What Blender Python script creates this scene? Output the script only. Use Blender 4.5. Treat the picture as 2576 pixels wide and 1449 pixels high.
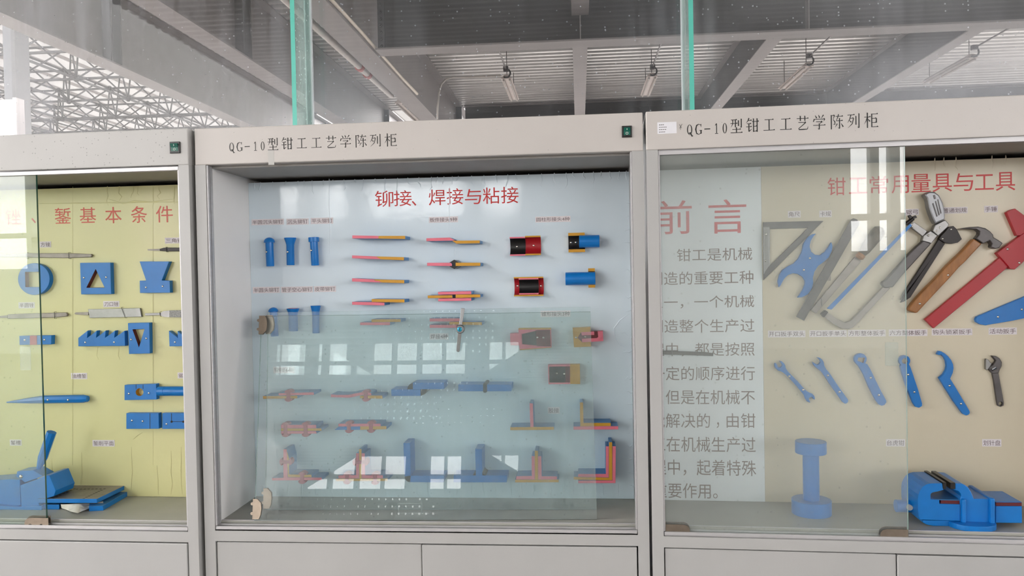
import bpy, math, random
from mathutils import Vector, Matrix
from mathutils.geometry import tessellate_polygon
random.seed(7)
for o in list(bpy.data.objects): bpy.data.objects.remove(o)
SC = bpy.context.scene
COL = SC.collection
# ------------------------------------------------------------------ camera
CAM = Vector((1.03106, -2.02123, 1.59274)); YAW, PITCH, ROLL, FPX = -0.08716, -0.01889, -0.01888, 1950.0
FWD = Vector((math.sin(YAW)*math.cos(PITCH), math.cos(YAW)*math.cos(PITCH), math.sin(PITCH)))
_r = Vector((math.cos(YAW), -math.sin(YAW), 0)); _u = _r.cross(FWD)
RGT = _r*math.cos(ROLL)+_u*math.sin(ROLL); UPV = -_r*math.sin(ROLL)+_u*math.cos(ROLL)
cd = bpy.data.cameras.new('camera'); cam = bpy.data.objects.new('camera', cd); COL.objects.link(cam)
cd.sensor_width = 36; cd.lens = FPX/2576*36; cd.clip_start = .05; cd.clip_end = 300
cam.matrix_world = Matrix(((RGT.x, UPV.x, -FWD.x, CAM.x), (RGT.y, UPV.y, -FWD.y, CAM.y), (RGT.z, UPV.z, -FWD.z, CAM.z), (0, 0, 0, 1)))
SC.camera = cam
# ------------------------------------------------------------------ light: an overcast sky outside the hall
SKY = 10.9
wd = bpy.data.worlds.new('overcast_sky'); SC.world = wd; wd.use_nodes = True
bg = wd.node_tree.nodes['Background']; bg.inputs[1].default_value = SKY
_n = wd.node_tree.nodes; _l = wd.node_tree.links; _t = _n.new('ShaderNodeTexCoord'); _s = _n.new('ShaderNodeSeparateXYZ'); _l.new(_t.outputs['Generated'], _s.inputs[0])
_m = _n.new('ShaderNodeMapRange'); _m.inputs[1].default_value = -.03; _m.inputs[2].default_value = .03; _l.new(_s.outputs[2], _m.inputs[0])
_x = _n.new('ShaderNodeMix'); _x.data_type = 'RGBA'; _l.new(_m.outputs[0], _x.inputs[0]); _x.inputs[6].default_value = (.16, .155, .15, 1); _x.inputs[7].default_value = (1.0, .992, .982, 1); _l.new(_x.outputs[2], bg.inputs[0])   # ground below, cloud above
SC.view_settings.view_transform = 'Standard'; SC.view_settings.look = 'None'
SC.view_settings.exposure = 0.0; SC.view_settings.gamma = 1.0; SC.view_settings.use_curve_mapping = False
SC.cycles.max_bounces = 7; SC.cycles.diffuse_bounces = 3; SC.cycles.glossy_bounces = 3; SC.cycles.transmission_bounces = 2; SC.cycles.transparent_max_bounces = 12
SC.cycles.caustics_reflective = False; SC.cycles.caustics_refractive = False; SC.cycles.adaptive_threshold = .15
def portal(name, x, y, z, sx, sz, rot):
    l = bpy.data.lights.new(name, 'AREA'); l.shape = 'RECTANGLE'; l.size = sx; l.size_y = sz; l.cycles.is_portal = True
    o = bpy.data.objects.new(name, l); COL.objects.link(o); o.location = (x, y, z); o.rotation_euler = rot
BW = -14.0                                                   # the window wall behind the photographer
portal('window_portal', -9.3, BW-.3, 3.0, 6.8, 4.4, (math.pi/2, 0, 0))
portal('window_portal', 9.0, BW-.3, 3.0, 10.4, 4.4, (math.pi/2, 0, 0))
portal('window_portal', -2.9, BW-.3, 3.25, 5.6, .9, (math.pi/2, 0, 0))
portal('window_portal', 16.3, -7.9, 3.3, 11, 3.8, (math.pi/2, 0, math.pi/2))  # portal of the windows added at right
# ------------------------------------------------------------------ helpers
def lin(c):
    return tuple(((v/255)/12.92 if v/255 <= .04045 else ((v/255+.055)/1.055)**2.4) for v in c)
MATS = {}
def mat(name, rgb, rough=.5, metal=0., var=.06, vscale=9., bump=0., bscale=80., spec=.5, coat=0., lin_rgb=None, stretch=None, spots=None):
    m = bpy.data.materials.new(name); m.use_nodes = True; nt = m.node_tree; N = nt.nodes; L = nt.links
    b = N['Principled BSDF']; c = lin_rgb or lin(rgb)
    tc = N.new('ShaderNodeTexCoord'); mp = N.new('ShaderNodeMapping'); L.new(tc.outputs['Object'], mp.inputs[0])
    if stretch: mp.inputs['Scale'].default_value = stretch
    nz = N.new('ShaderNodeTexNoise'); nz.inputs['Scale'].default_value = vscale; nz.inputs['Detail'].default_value = 4; L.new(mp.outputs[0], nz.inputs[0])
    rp = N.new('ShaderNodeMapRange'); rp.inputs[3].default_value = 1-var; rp.inputs[4].default_value = 1+var; rp.inputs[1].default_value = .3; rp.inputs[2].default_value = .7
    L.new(nz.outputs[0], rp.inputs[0])
    mx = N.new('ShaderNodeVectorMath'); mx.operation = 'SCALE'; mx.inputs[0].default_value = c; L.new(rp.outputs[0], mx.inputs['Scale'])
    out = mx.outputs[0]
    if spots:                                               # small pits in the paint: (scale, size, density, darkness)
        vo = N.new('ShaderNodeTexVoronoi'); vo.inputs['Scale'].default_value = spots[0]; L.new(tc.outputs['Object'], vo.inputs[0])
        lt = N.new('ShaderNodeMath'); lt.operation = 'LESS_THAN'; lt.inputs[1].default_value = spots[1]; L.new(vo.outputs['Distance'], lt.inputs[0])
        sp = N.new('ShaderNodeSeparateColor'); L.new(vo.outputs['Color'], sp.inputs[0])
        n2 = N.new('ShaderNodeTexNoise'); n2.inputs['Scale'].default_value = 3.3; L.new(tc.outputs['Object'], n2.inputs[0])
        md = N.new('ShaderNodeMath'); md.operation = 'MULTIPLY'; md.inputs[1].default_value = spots[2]*2; L.new(n2.outputs[0], md.inputs[0])
        l2 = N.new('ShaderNodeMath'); l2.operation = 'LESS_THAN'; L.new(sp.outputs[0], l2.inputs[0]); L.new(md.outputs[0], l2.inputs[1])
        mm = N.new('ShaderNodeMath'); mm.operation = 'MULTIPLY'; L.new(lt.outputs[0], mm.inputs[0]); L.new(l2.outputs[0], mm.inputs[1])
        m3 = N.new('ShaderNodeMath'); m3.operation = 'MULTIPLY'; m3.inputs[1].default_value = spots[3]; L.new(mm.outputs[0], m3.inputs[0])
        mc = N.new('ShaderNodeMix'); mc.data_type = 'RGBA'; L.new(m3.outputs[0], mc.inputs[0]); L.new(out, mc.inputs[6]); mc.inputs[7].default_value = (.2, .19, .18, 1)
        out = mc.outputs[2]
    L.new(out, b.inputs['Base Color'])
    b.inputs['Roughness'].default_value = rough; b.inputs['Metallic'].default_value = metal; b.inputs['Specular IOR Level'].default_value = spec
    if coat: b.inputs['Coat Weight'].default_value = coat; b.inputs['Coat Roughness'].default_value = .06
    if bump:
        n3 = N.new('ShaderNodeTexNoise'); n3.inputs['Scale'].default_value = bscale; n3.inputs['Detail'].default_value = 3; L.new(mp.outputs[0], n3.inputs[0])
        bp = N.new('ShaderNodeBump'); bp.inputs['Strength'].default_value = bump; bp.inputs['Distance'].default_value = .004
        L.new(n3.outputs[0], bp.inputs['Height']); L.new(bp.outputs[0], b.inputs['Normal'])
        if coat: L.new(bp.outputs[0], b.inputs['Coat Normal'])
    MATS[name] = m; return m
def glass(name, tint, dust, streak=0., dcol=(.62, .66, .66), refl=1., vary=0., patch=None, specks=0.):
    m = bpy.data.materials.new(name); m.use_nodes = True; nt = m.node_tree; N = nt.nodes; L = nt.links
    N.remove(N['Principled BSDF']); out = N['Material Output']
    tr = N.new('ShaderNodeBsdfTransparent'); tr.inputs[0].default_value = (*tint, 1)
    gl = N.new('ShaderNodeBsdfGlossy'); gl.inputs['Roughness'].default_value = .004
    lw = N.new('ShaderNodeLayerWeight'); lw.inputs[0].default_value = .5
    pw = N.new('ShaderNodeMath'); pw.operation = 'POWER'; pw.inputs[1].default_value = 5; L.new(lw.outputs['Facing'], pw.inputs[0])
    ma = N.new('ShaderNodeMath'); ma.operation = 'MULTIPLY_ADD'; ma.inputs[1].default_value = .9*refl; ma.inputs[2].default_value = .045*refl; L.new(pw.outputs[0], ma.inputs[0])
    mx = N.new('ShaderNodeMixShader'); L.new(ma.outputs[0], mx.inputs[0]); L.new(tr.outputs[0], mx.inputs[1]); L.new(gl.outputs[0], mx.inputs[2])
    df = N.new('ShaderNodeBsdfDiffuse'); df.inputs[0].default_value = (*dcol, 1)
    tl = N.new('ShaderNodeBsdfTranslucent'); tl.inputs[0].default_value = (*dcol, 1)
    dm = N.new('ShaderNodeMixShader'); dm.inputs[0].default_value = .35; L.new(df.outputs[0], dm.inputs[1]); L.new(tl.outputs[0], dm.inputs[2])
    tc = N.new('ShaderNodeTexCoord')
    def noise(scale, st, det=4):
        mp = N.new('ShaderNodeMapping'); mp.inputs['Scale'].default_value = st; L.new(tc.outputs['Object'], mp.inputs[0])
        nz = N.new('ShaderNodeTexNoise'); nz.inputs['Scale'].default_value = scale; nz.inputs['Detail'].default_value = det; L.new(mp.outputs[0], nz.inputs[0]); return nz.outputs[0]
    def mr(src, a, b, c, d):
        r = N.new('ShaderNodeMapRange'); L.new(src, r.inputs[0])
        for k, v in enumerate((a, b, c, d)): r.inputs[k+1].default_value = v
        return r.outputs[0]
    def op(o, a, b):
        q = N.new('ShaderNodeMath'); q.operation = o
        for k, v in enumerate((a, b)):
            if isinstance(v, (int, float)): q.inputs[k].default_value = v
            else: L.new(v, q.inputs[k])
        return q.outputs[0]
    f = mr(noise(2.2, (1, 1, 1), 1), .3, .7, dust*(1-vary), dust*(1+vary))
    if streak:
        s = mr(noise(26, (1, 1, .06), 2), .42, .72, 0, streak)
        s = op('MULTIPLY', s, mr(noise(2.6, (1, 1, .6), 1), .35, .65, .1, 1.6)); f = op('ADD', f, s)
    if specks:
        vo = N.new('ShaderNodeTexVoronoi'); vo.inputs['Scale'].default_value = 60; L.new(tc.outputs['Object'], vo.inputs[0])
        k = op('LESS_THAN', vo.outputs['Distance'], .16); sc = N.new('ShaderNodeSeparateColor'); L.new(vo.outputs['Color'], sc.inputs[0])
        k = op('MULTIPLY', k, op('LESS_THAN', sc.outputs[0], .16)); f = op('ADD', f, op('MULTIPLY', k, specks))
    if patch:                                               # soft pale patches: (x centre, z centre, radius x, radius z, amount)
        sx = N.new('ShaderNodeSeparateXYZ'); L.new(tc.outputs['Object'], sx.inputs[0])
        for (px, pz, rx, rz, am) in patch:
            a = op('POWER', op('ABSOLUTE', op('DIVIDE', op('SUBTRACT', sx.outputs[0], px), rx), 0), 2)
            b = op('POWER', op('ABSOLUTE', op('DIVIDE', op('SUBTRACT', sx.outputs[2], pz), rz), 0), 2)
            f = op('ADD', f, mr(op('ADD', a, b), 0, 1, am, 0))
    m2 = N.new('ShaderNodeMixShader'); L.new(f, m2.inputs[0]); L.new(mx.outputs[0], m2.inputs[1]); L.new(dm.outputs[0], m2.inputs[2])
    L.new(m2.outputs[0], out.inputs['Surface']); MATS[name] = m; return m
def ray(px, py): return FWD+(px-1288)/FPX*RGT-(py-724.5)/FPX*UPV
class Frame:
    """A local frame standing on the floor: x along its front, y into it, z up."""
    def __init__(s, ox, oy, yaw): s.M = Matrix.Translation((ox, oy, 0))@Matrix.Rotation(yaw, 4, 'Z'); s.I = s.M.inverted(); s.c = s.I@CAM
    def d(s, px, py): return s.I.to_3x3()@ray(px, py)
    def y(s, px, py, y):
        d = s.d(px, py); return s.c+d*((y-s.c.y)/d.y)
    def z(s, px, py, z):
        d = s.d(px, py); return s.c+d*((z-s.c.z)/d.z)
    def x(s, px, py, x):
        d = s.d(px, py); return s.c+d*((x-s.c.x)/d.x)
    def poly(s, pts, y): return [(p.x, p.z) for p in (s.y(a, b, y) for a, b in pts)]
WORLD = Frame(0, 0, 0)
def tri_ok(a): return a
# shapes return (verts, faces, material index per face)
def box(x0, x1, y0, y1, z0, z1):
    v = [(x, y, z) for z in (z0, z1) for y in (y0, y1) for x in (x0, x1)]
    return v, [(0, 2, 3, 1), (4, 5, 7, 6), (0, 1, 5, 4), (2, 6, 7, 3), (0, 4, 6, 2), (1, 3, 7, 5)], [0]*6
def area2(p): return sum(p[i][0]*p[(i+1) % len(p)][1]-p[(i+1) % len(p)][0]*p[i][1] for i in range(len(p)))
def prism(poly, y0, y1, holes=(), mf=0, ms=None, mh=None):
    """Outline in x,z given thickness from y0 (front) to y1 (back)."""
    ms = mf if ms is None else ms; mh = ms if mh is None else mh
    poly = list(poly)
    if area2(poly) < 0: poly.reverse()
    hs = []
    for h in holes:
        h = list(h)
        if area2(h) > 0: h.reverse()
        hs.append(h)
    loops = [poly]+hs; flat = [p for l in loops for p in l]; n = len(flat)
    v = [(p[0], y0, p[1]) for p in flat]+[(p[0], y1, p[1]) for p in flat]; f = []; mi = []
    if not hs:
        f.append(tuple(range(n))); mi.append(mf); f.append(tuple(range(2*n-1, n-1, -1))); mi.append(ms)
    else:
        for t in tessellate_polygon([[Vector((p[0], p[1], 0)) for p in l] for l in loops]):
            t = list(t); a = [flat[i] for i in t]
            if area2(a) < 0: t.reverse()
            f.append(tuple(t)); mi.append(mf); f.append(tuple(i+n for i in reversed(t))); mi.append(ms)
    b = 0
    for li, l in enumerate(loops):
        k = len(l)
        for i in range(k):
            j = (i+1) % k; f.append((b+j, b+i, b+i+n, b+j+n)); mi.append(ms if li == 0 else mh)
        b += k
    return v, f, mi
def lathe(prof, p0, ax, n=24, m=0, a0=0, a1=2*math.pi):
    """Profile of (radius, distance along axis)."""
    ax = Vector(ax).normalized(); u = ax.orthogonal().normalized(); w = ax.cross(u); p0 = Vector(p0); v = []; f = []
    for r, t in prof:
        for k in range(n):
            a = 2*math.pi*k/n; v.append(tuple(p0+ax*t+(u*math.cos(a)+w*math.sin(a))*r))
    for i in range(len(prof)-1):
        for k in range(n): f.append((i*n+k, i*n+(k+1) % n, (i+1)*n+(k+1) % n, (i+1)*n+k))
    f.append(tuple(reversed(range(n)))); q = (len(prof)-1)*n; f.append(tuple(range(q, q+n)))
    return v, f, [m]*len(f)
def tube(p0, p1, r0, r1=None, n=12, m=0):
    p0 = Vector(p0); p1 = Vector(p1); return lathe([(r0, 0), (r0 if r1 is None else r1, (p1-p0).length)], p0, p1-p0, n, m)
def sweep(pts, r, n=8, m=0):
    pts = [Vector(p) for p in pts]; v = []; f = []; u = None
    for i, p in enumerate(pts):
        t = (pts[min(i+1, len(pts)-1)]-pts[max(i-1, 0)]).normalized()
        u = t.orthogonal().normalized() if u is None else (u-t*u.dot(t)).normalized(); w = t.cross(u)
        for k in range(n): a = 2*math.pi*k/n; v.append(tuple(p+(u*math.cos(a)+w*math.sin(a))*r))
    for i in range(len(pts)-1):
        for k in range(n): f.append((i*n+k, i*n+(k+1) % n, (i+1)*n+(k+1) % n, (i+1)*n+k))
    f.append(tuple(reversed(range(n)))); q = (len(pts)-1)*n; f.append(tuple(range(q, q+n)))
    return v, f, [m]*len(f)
def join(*gs):
    v = []; f = []; m = []
    for g in gs:
        k = len(v); v += list(g[0]); f += [tuple(i+k for i in q) for q in g[1]]; m += list(g[2])
    return v, f, m
def remap(g, m): return g[0], g[1], [m]*len(g[1])
class T:
    """A thing: an Empty at its base that parents its parts, or one mesh when it has no parts."""
    def __init__(s, fr, name, label=None, cat=None, group=None, kind=None):
        s.fr = fr; s.name = name; s.p = []; s.label = label; s.cat = cat; s.group = group; s.kind = kind
    def add(s, name, g, mats, parent=None, smooth=False, bevel=0., label=None, kind=None):
        s.p.append([name, g, mats if isinstance(mats, (list, tuple)) else [mats], parent, smooth, bevel, label, kind]); return len(s.p)-1
    def done(s, at=None):
        xs = [v for p in s.p for v in p[1][0]]
        if at is None:
            at = Vector(((min(v[0] for v in xs)+max(v[0] for v in xs))/2, max(v[1] for v in xs), min(v[2] for v in xs)))
        at = Vector(at); one = len(s.p) == 1; objs = []
        if not one:
            root = bpy.data.objects.new(s.name, None); COL.objects.link(root); root.empty_display_size = .05
            root.matrix_world = s.fr.M@Matrix.Translation(at)
        for (name, g, mats, parent, smooth, bevel, label, kind) in s.p:
            me = bpy.data.meshes.new(name); me.from_pydata([tuple(Vector(v)-at) for v in g[0]], [], g[1])
            for mm in mats: me.materials.append(MATS[mm])
            me.polygons.foreach_set('material_index', g[2])
            if smooth: me.polygons.foreach_set('use_smooth', [True]*len(me.polygons))
            me.update()
            o = bpy.data.objects.new(s.name if one else name, me); COL.objects.link(o); objs.append(o)
            if one: o.matrix_world = s.fr.M@Matrix.Translation(at); root = o
            else: o.parent = root if parent is None else objs[parent]
            if smooth == 'auto':
                md = o.modifiers.new('edges', 'EDGE_SPLIT'); md.split_angle = math.radians(38)
            if bevel:
                md = o.modifiers.new('bevel', 'BEVEL'); md.width = bevel; md.segments = 2; md.limit_method = 'ANGLE'; md.angle_limit = math.radians(40)
            if label: o['label'] = label
            if kind and not one: o['kind'] = kind
        if s.label: root['label'] = s.label
        if s.cat: root['category'] = s.cat
        if s.group: root['group'] = s.group
        if s.kind: root['kind'] = s.kind
        s.root = root; s.objs = objs; return root
# ------------------------------------------------------------------ lettering
def text_mesh(body):
    c = bpy.data.curves.new('t', 'FONT'); c.body = body; c.resolution_u = 3
    o = bpy.data.objects.new('t', c); COL.objects.link(o); bpy.context.view_layer.update()
    me = bpy.data.meshes.new_from_object(o.evaluated_get(bpy.context.evaluated_depsgraph_get()))
    v = [(q.co.x, q.co.y) for q in me.vertices]; f = [tuple(p.vertices) for p in me.polygons]
    bpy.data.objects.remove(o); bpy.data.curves.remove(c); bpy.data.meshes.remove(me); return v, f
def fit(v, f, x0, z0, x1, z1, y, m=0):
    ax = min(p[0] for p in v); bx = max(p[0] for p in v); ay = min(p[1] for p in v); by = max(p[1] for p in v)
    return [(x0+(p[0]-ax)/(bx-ax)*(x1-x0), y, z0+(p[1]-ay)/max(by-ay, 1e-6)*(z1-z0)) for p in v], f, [m]*len(f)
def text(fr, body, px0, py0, px1, py1, y):
    """Lettering printed on the plane y, from upper left to lower right."""
    a = fr.y(px0, py1, y); b = fr.y(px1, py0, y); v, f = text_mesh(body); return fit(v, f, a.x, a.z, b.x, b.z, y)
def strip(pts, ws):
    v = []; f = []; n = len(pts)
    for i in range(n):
        a = Vector(pts[max(i-1, 0)]); b = Vector(pts[min(i+1, n-1)]); t = (b-a).normalized(); w = Vector((-t.y, t.x))*ws[i]/2; p = Vector(pts[i])
        v += [tuple(p-w), tuple(p+w)]
    for i in range(n-1): f.append((2*i, 2*i+2, 2*i+3, 2*i+1))
    return v, f
SONG = {
 '工': ['h 15 85 82', 'v 50 82 12', 'h 6 94 12'],
 '艺': ['h 6 94 80', 'v 33 97 64', 'v 67 97 64', 'h 18 74 54', 'p 74 54 46 32 20 14|6 4 4', 'p 20 14 24 7 50 7 84 8|4 6 6 4', 'p 86 8 90 26|5 2'],
 '型': ['h 8 54 90', 'h 4 58 66', 'v 42 90 40', 'p 22 90 22 64 8 40|6 5 1', 'v 66 86 48', 'v 88 96 38', 'p 88 38 78 43|6 1', 'h 18 84 26', 'v 50 40 4', 'h 4 96 4'],
 '钳': ['p 26 98 18 80 4 64|7 5 1', 'h 20 46 82', 'h 10 42 60', 'h 4 46 40', 'v 25 60 8', 'p 25 8 46 24|6 2', 'h 48 100 74', 'v 60 94 4', 'v 87 94 4', 'h 60 87 42', 'h 60 87 9'],
 '学': ['p 20 96 31 78|3 8', 'p 45 99 53 80|3 8', 'p 82 98 64 74|7 1', 'h 12 92 71', 'p 13 73 6 54|7 5', 'p 92 72 83 56|7 1', 'h 26 72 54', 'p 72 54 52 40|6 2', 'v 50 42 4', 'p 50 4 38 10|6 1', 'h 4 96 31'],
 '陈': ['v 10 94 0', 'h 10 34 91', 'p 34 92 24 64|6 2', 'p 24 64 37 48 36 32 22 34|3 6 6 1', 'h 42 96 84', 'p 64 98 58 78 46 55|6 5 2', 'h 46 94 55', 'v 71 72 4', 'p 71 4 59 10|6 1', 'p 54 36 38 12|6 1', 'p 82 38 98 14|2 8'],
 '列': ['h 4 58 90', 'p 30 90 20 60 4 38|6 5 1', 'h 24 50 68', 'p 50 68 40 32 6 4|6 5 1', 'p 18 54 33 42|2 7', 'v 68 82 24', 'v 91 98 4', 'p 91 4 78 11|6 1'],
 '柜': ['h 2 46 72', 'v 24 100 0', 'p 24 70 16 48 2 26|6 4 1', 'p 26 60 42 42|2 7', 'v 54 92 4', 'h 54 96 90', 'h 54 98 6', 'h 54 86 61', 'v 86 62 32', 'h 54 86 34'],
 '-': ['p 5 46 95 46|7 7'],
 '1': ['p 52 88 52 6|16 16', 'p 15 74 30 78 52 88|4 6 10', 'p 12 5 90 5|4 4'],
 '0': ['ring 50 46 34 43 16 4'], 'Q': ['ring 46 46 38 43 15 4', 'p 34 16 58 18 78 -8 96 -8|6 12 12 3'],
 'G': ['p 84 66 80 82 52 90 26 78 14 46 26 12 54 3 84 14|4 4 4 12 15 10 4 6', 'p 84 90 84 64|8 2', 'p 84 36 84 8|14 14', 'p 62 37 98 37|4 4'],
}
def song_glyph(ch):
    V = []; F = []
    def put(g):
        k = len(V); V.extend(g[0]); F.extend(tuple(i+k for i in q) for q in g[1])
    for s in SONG[ch]:
        k, _, r = s.partition(' ')
        if k == 'h':
            a, b, y = map(float, r.split()); put(strip([(a, y), (b, y)], [4.2, 4.2])); put(([(b-13, y), (b+1, y-1.7), (b+1, y+.5), (b-4, y+7)], [(0, 1, 2, 3)]))
        elif k == 'v':
            x, a, b = map(float, r.split()); put(strip([(x, a), (x, b)], [8.2, 8.2])); put(([(x-6, a+2), (x-3, a-3), (x+3.2, a-2)], [(0, 1, 2)]))
        elif k == 'p':
            p, w = r.split('|'); p = list(map(float, p.split())); w = [1.25*q for q in map(float, w.split())]; put(strip([(p[i], p[i+1]) for i in range(0, len(p), 2)], w))
        else:
            cx, cy, rx, ry, ws, wt = map(float, r.split()); n = 28; pts = []; o = []; q = []
            for i in range(n): a = 2*math.pi*i/n; o.append((cx+rx*math.cos(a), cy+ry*math.sin(a))); q.append((cx+(rx-ws)*math.cos(a), cy+(ry-wt)*math.sin(a)))
            put((o+q, [(i, (i+1) % n, n+(i+1) % n, n+i) for i in range(n)]))
    F2 = []
    for q in F:
        if area2([V[i] for i in q]) < 0: q = tuple(reversed(q))
        F2.append(q)
    return V, F2
HEAD = [('Q', 425, 495), ('G', 508, 584), ('-', 602, 668), ('1', 706, 748), ('0', 778, 842), ('型', 862, 990), ('钳', 1017, 1148), ('工', 1186, 1312), ('工', 1348, 1477), ('艺', 1512, 1642), ('学', 1674, 1803), ('陈', 1842, 1972), ('列', 2006, 2132), ('柜', 2168, 2306)]
def heading(x0, x1, zb, h, y):
    V = []; F = []; s = (x1-x0)/(2306-425)
    for ch, a, b in HEAD:
        gv, gf = song_glyph(ch); k = len(V); X0 = x0+(a-425)*s; X1 = x0+(b-425)*s; hh = h*(.80 if ch in 'QG10' else 1) if ch != '-' else h*.8
        V += [(X0+p[0]/100*(X1-X0), y, zb+p[1]/100*hh) for p in gv]; F += [tuple(i+k for i in q) for q in gf]
    return V, F, [0]*len(F)
def zc(x0, y0, s):
    return lambda pts: [(x0+a*s, y0+b*s) for a, b in pts]
# ------------------------------------------------------------------ materials
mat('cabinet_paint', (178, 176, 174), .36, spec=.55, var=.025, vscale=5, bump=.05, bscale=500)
mat('header_paint_lit', (186, 183, 180), .38, spec=.55, var=.03, vscale=5, bump=.05, bscale=500, spots=(120, .2, .3, .6))
mat('header_paint_clean_lit', (200, 193, 188), .36, spec=.55, var=.03, vscale=5, bump=.05, bscale=500, spots=(90, .1, .1, .5))  # both header tones are lightened to stand in for stronger light there
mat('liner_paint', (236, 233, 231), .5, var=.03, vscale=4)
mat('shelf_paint', (168, 166, 158), .5, var=.08, vscale=7, spots=(60, .1, .1, .4))
mat('liner_paint_shaded', (150, 146, 141), .5); mat('dark_gap', (38, 36, 34), .7); mat('tape_residue', (194, 191, 187), .6)  # inner ceiling tone darkened, shade under the cabinet top put into its colour
mat('aluminium', (196, 193, 194), .45, .5, var=.05, vscale=20, stretch=(1, 1, 6))
mat('switch_black', (22, 20, 20), .35); mat('switch_green', (0, 92, 78), .18, coat=.5); mat('white_print', (215, 225, 215), .5)
mat('ink', (62, 60, 58), .5); mat('ink_black', (30, 28, 27), .4); mat('pencil', (90, 86, 84), .6)
mat('paper', (234, 226, 229), .7, var=.02); mat('label_ink', (118, 100, 102), .7, var=.02); mat('sticker', (228, 226, 230), .5)
mat('board_blue', (214, 227, 236), .08, var=.025, vscale=3, bump=.035, bscale=40, coat=.3, spec=.5)
mat('board_yellow', (220, 214, 158), .3, var=.03, vscale=4, bump=.16, bscale=28)
mat('board_cream', (218, 206, 182), .3, var=.02, vscale=3, bump=.12, bscale=30)
mat('board_preface', (236, 242, 246), .3, var=.02, vscale=3, bump=.1, bscale=30)
mat('title_red', (206, 44, 44), .4, var=.02); mat('title_coral', (214, 84, 66), .4, var=.02); mat('preface_red', (212, 92, 98), .4, var=.02); mat('preface_ink', (128, 108, 104), .5)
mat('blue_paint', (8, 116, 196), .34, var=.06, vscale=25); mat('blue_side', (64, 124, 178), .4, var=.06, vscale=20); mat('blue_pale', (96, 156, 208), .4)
mat('pink_paint', (226, 116, 134), .42, var=.05, vscale=30); mat('orange_paint', (204, 148, 34), .42, var=.06, vscale=30)
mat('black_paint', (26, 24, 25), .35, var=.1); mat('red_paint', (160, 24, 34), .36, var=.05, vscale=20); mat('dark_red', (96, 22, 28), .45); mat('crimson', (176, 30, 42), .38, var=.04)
mat('rivet_red', (172, 82, 96), .4, var=.06)
mat('steel', (138, 136, 135), .34, .85, var=.12, vscale=30, bump=.05, bscale=200); mat('steel_dark', (92, 88, 88), .4, .7, var=.18, vscale=25); mat('chrome', (168, 168, 170), .14, 1., var=.03)
mat('cast_alloy', (150, 150, 153), .4, .75, var=.12, vscale=25); mat('nickel', (150, 136, 122), .34, .85, var=.1, vscale=60); mat('file_steel', (150, 142, 136), .5, .5, var=.16, vscale=40); mat('file_teeth', (150, 148, 146), .6, .4, var=.5, vscale=420); mat('black_steel', (46, 42, 42), .38, .5, var=.15, vscale=30)
mat('screw_steel', (205, 200, 192), .22, 1.)
mat('wood', (160, 106, 58), .5, var=.25, vscale=14, stretch=(5, 5, 1.2), coat=.2); mat('wood_dark', (96, 82, 66), .55, var=.35, vscale=22)
mat('crumpled_paper', (226, 220, 210), .8, bump=.3, bscale=60)
mat('lock_blue', (40, 150, 180), .2, .3)
glass('door_glass', (.98, .993, .985), .12, vary=.25, dcol=(.88, .93, .90), specks=.1)
glass('loose_glass', (.955, .982, .978), .035, vary=.5, streak=.03, dcol=(.78, .86, .86), specks=.12)
glass('door_glass_left', (.955, .985, .955), .06, vary=.3, dcol=(.66, .78, .68), specks=.1)
glass('frost', (.97, .985, .98), .12, dcol=(.85, .92, .9))
mat('glass_edge_dark', (34, 74, 62), .2, coat=.4); mat('glass_edge_pale', (150, 178, 172), .2, coat=.4); mat('glass_edge_teal', (96, 200, 182), .3, coat=.3); mat('silicone', (206, 212, 214), .5)
glass('wall_glass_left', (.97, .96, .96), .012, streak=.09, vary=.4, dcol=(.6, .61, .66), specks=.3, patch=[(-.10, 2.2, .5, .36, .05), (-1.3, 2.7, .7, .35, .02)])
glass('wall_glass_mid', (.97, .96, .96), .02, streak=.03, vary=.6, dcol=(.6, .64, .7), specks=.35, patch=[(.16, 2.2, .28, .2, .12)])
glass('wall_glass_right', (.97, .96, .96), .04, streak=.05, vary=.5, dcol=(.66, .68, .72), specks=.4, patch=[(2.45, 2.12, .75, .3, .22), (2.1, 2.55, .6, .2, .06)])
glass('fin_glass', (.80, .90, .87), .10, streak=.12, vary=.4, dcol=(.70, .80, .78), specks=.5)
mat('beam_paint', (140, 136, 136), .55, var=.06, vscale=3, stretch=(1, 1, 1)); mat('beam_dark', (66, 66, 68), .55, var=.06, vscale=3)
mat('deck_metal', (222, 222, 220), .36, .55, var=.14, vscale=2, stretch=(.5, 6, 1)); mat('pipe_white', (212, 208, 202), .45); mat('cable_cream', (232, 222, 206), .5); mat('lamp_body', (222, 212, 206), .5); mat('coupling_red', (190, 70, 60), .5)
mat('purlin_paint', (170, 166, 164), .5); mat('truss_paint', (70, 70, 72), .5); mat('column_paint', (74, 76, 80), .5); mat('wall_white', (196, 192, 188), .7); mat('hall_floor', (120, 115, 112), .5, var=.08, vscale=1)
mat('plaster', (196, 196, 194), .8)
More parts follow.
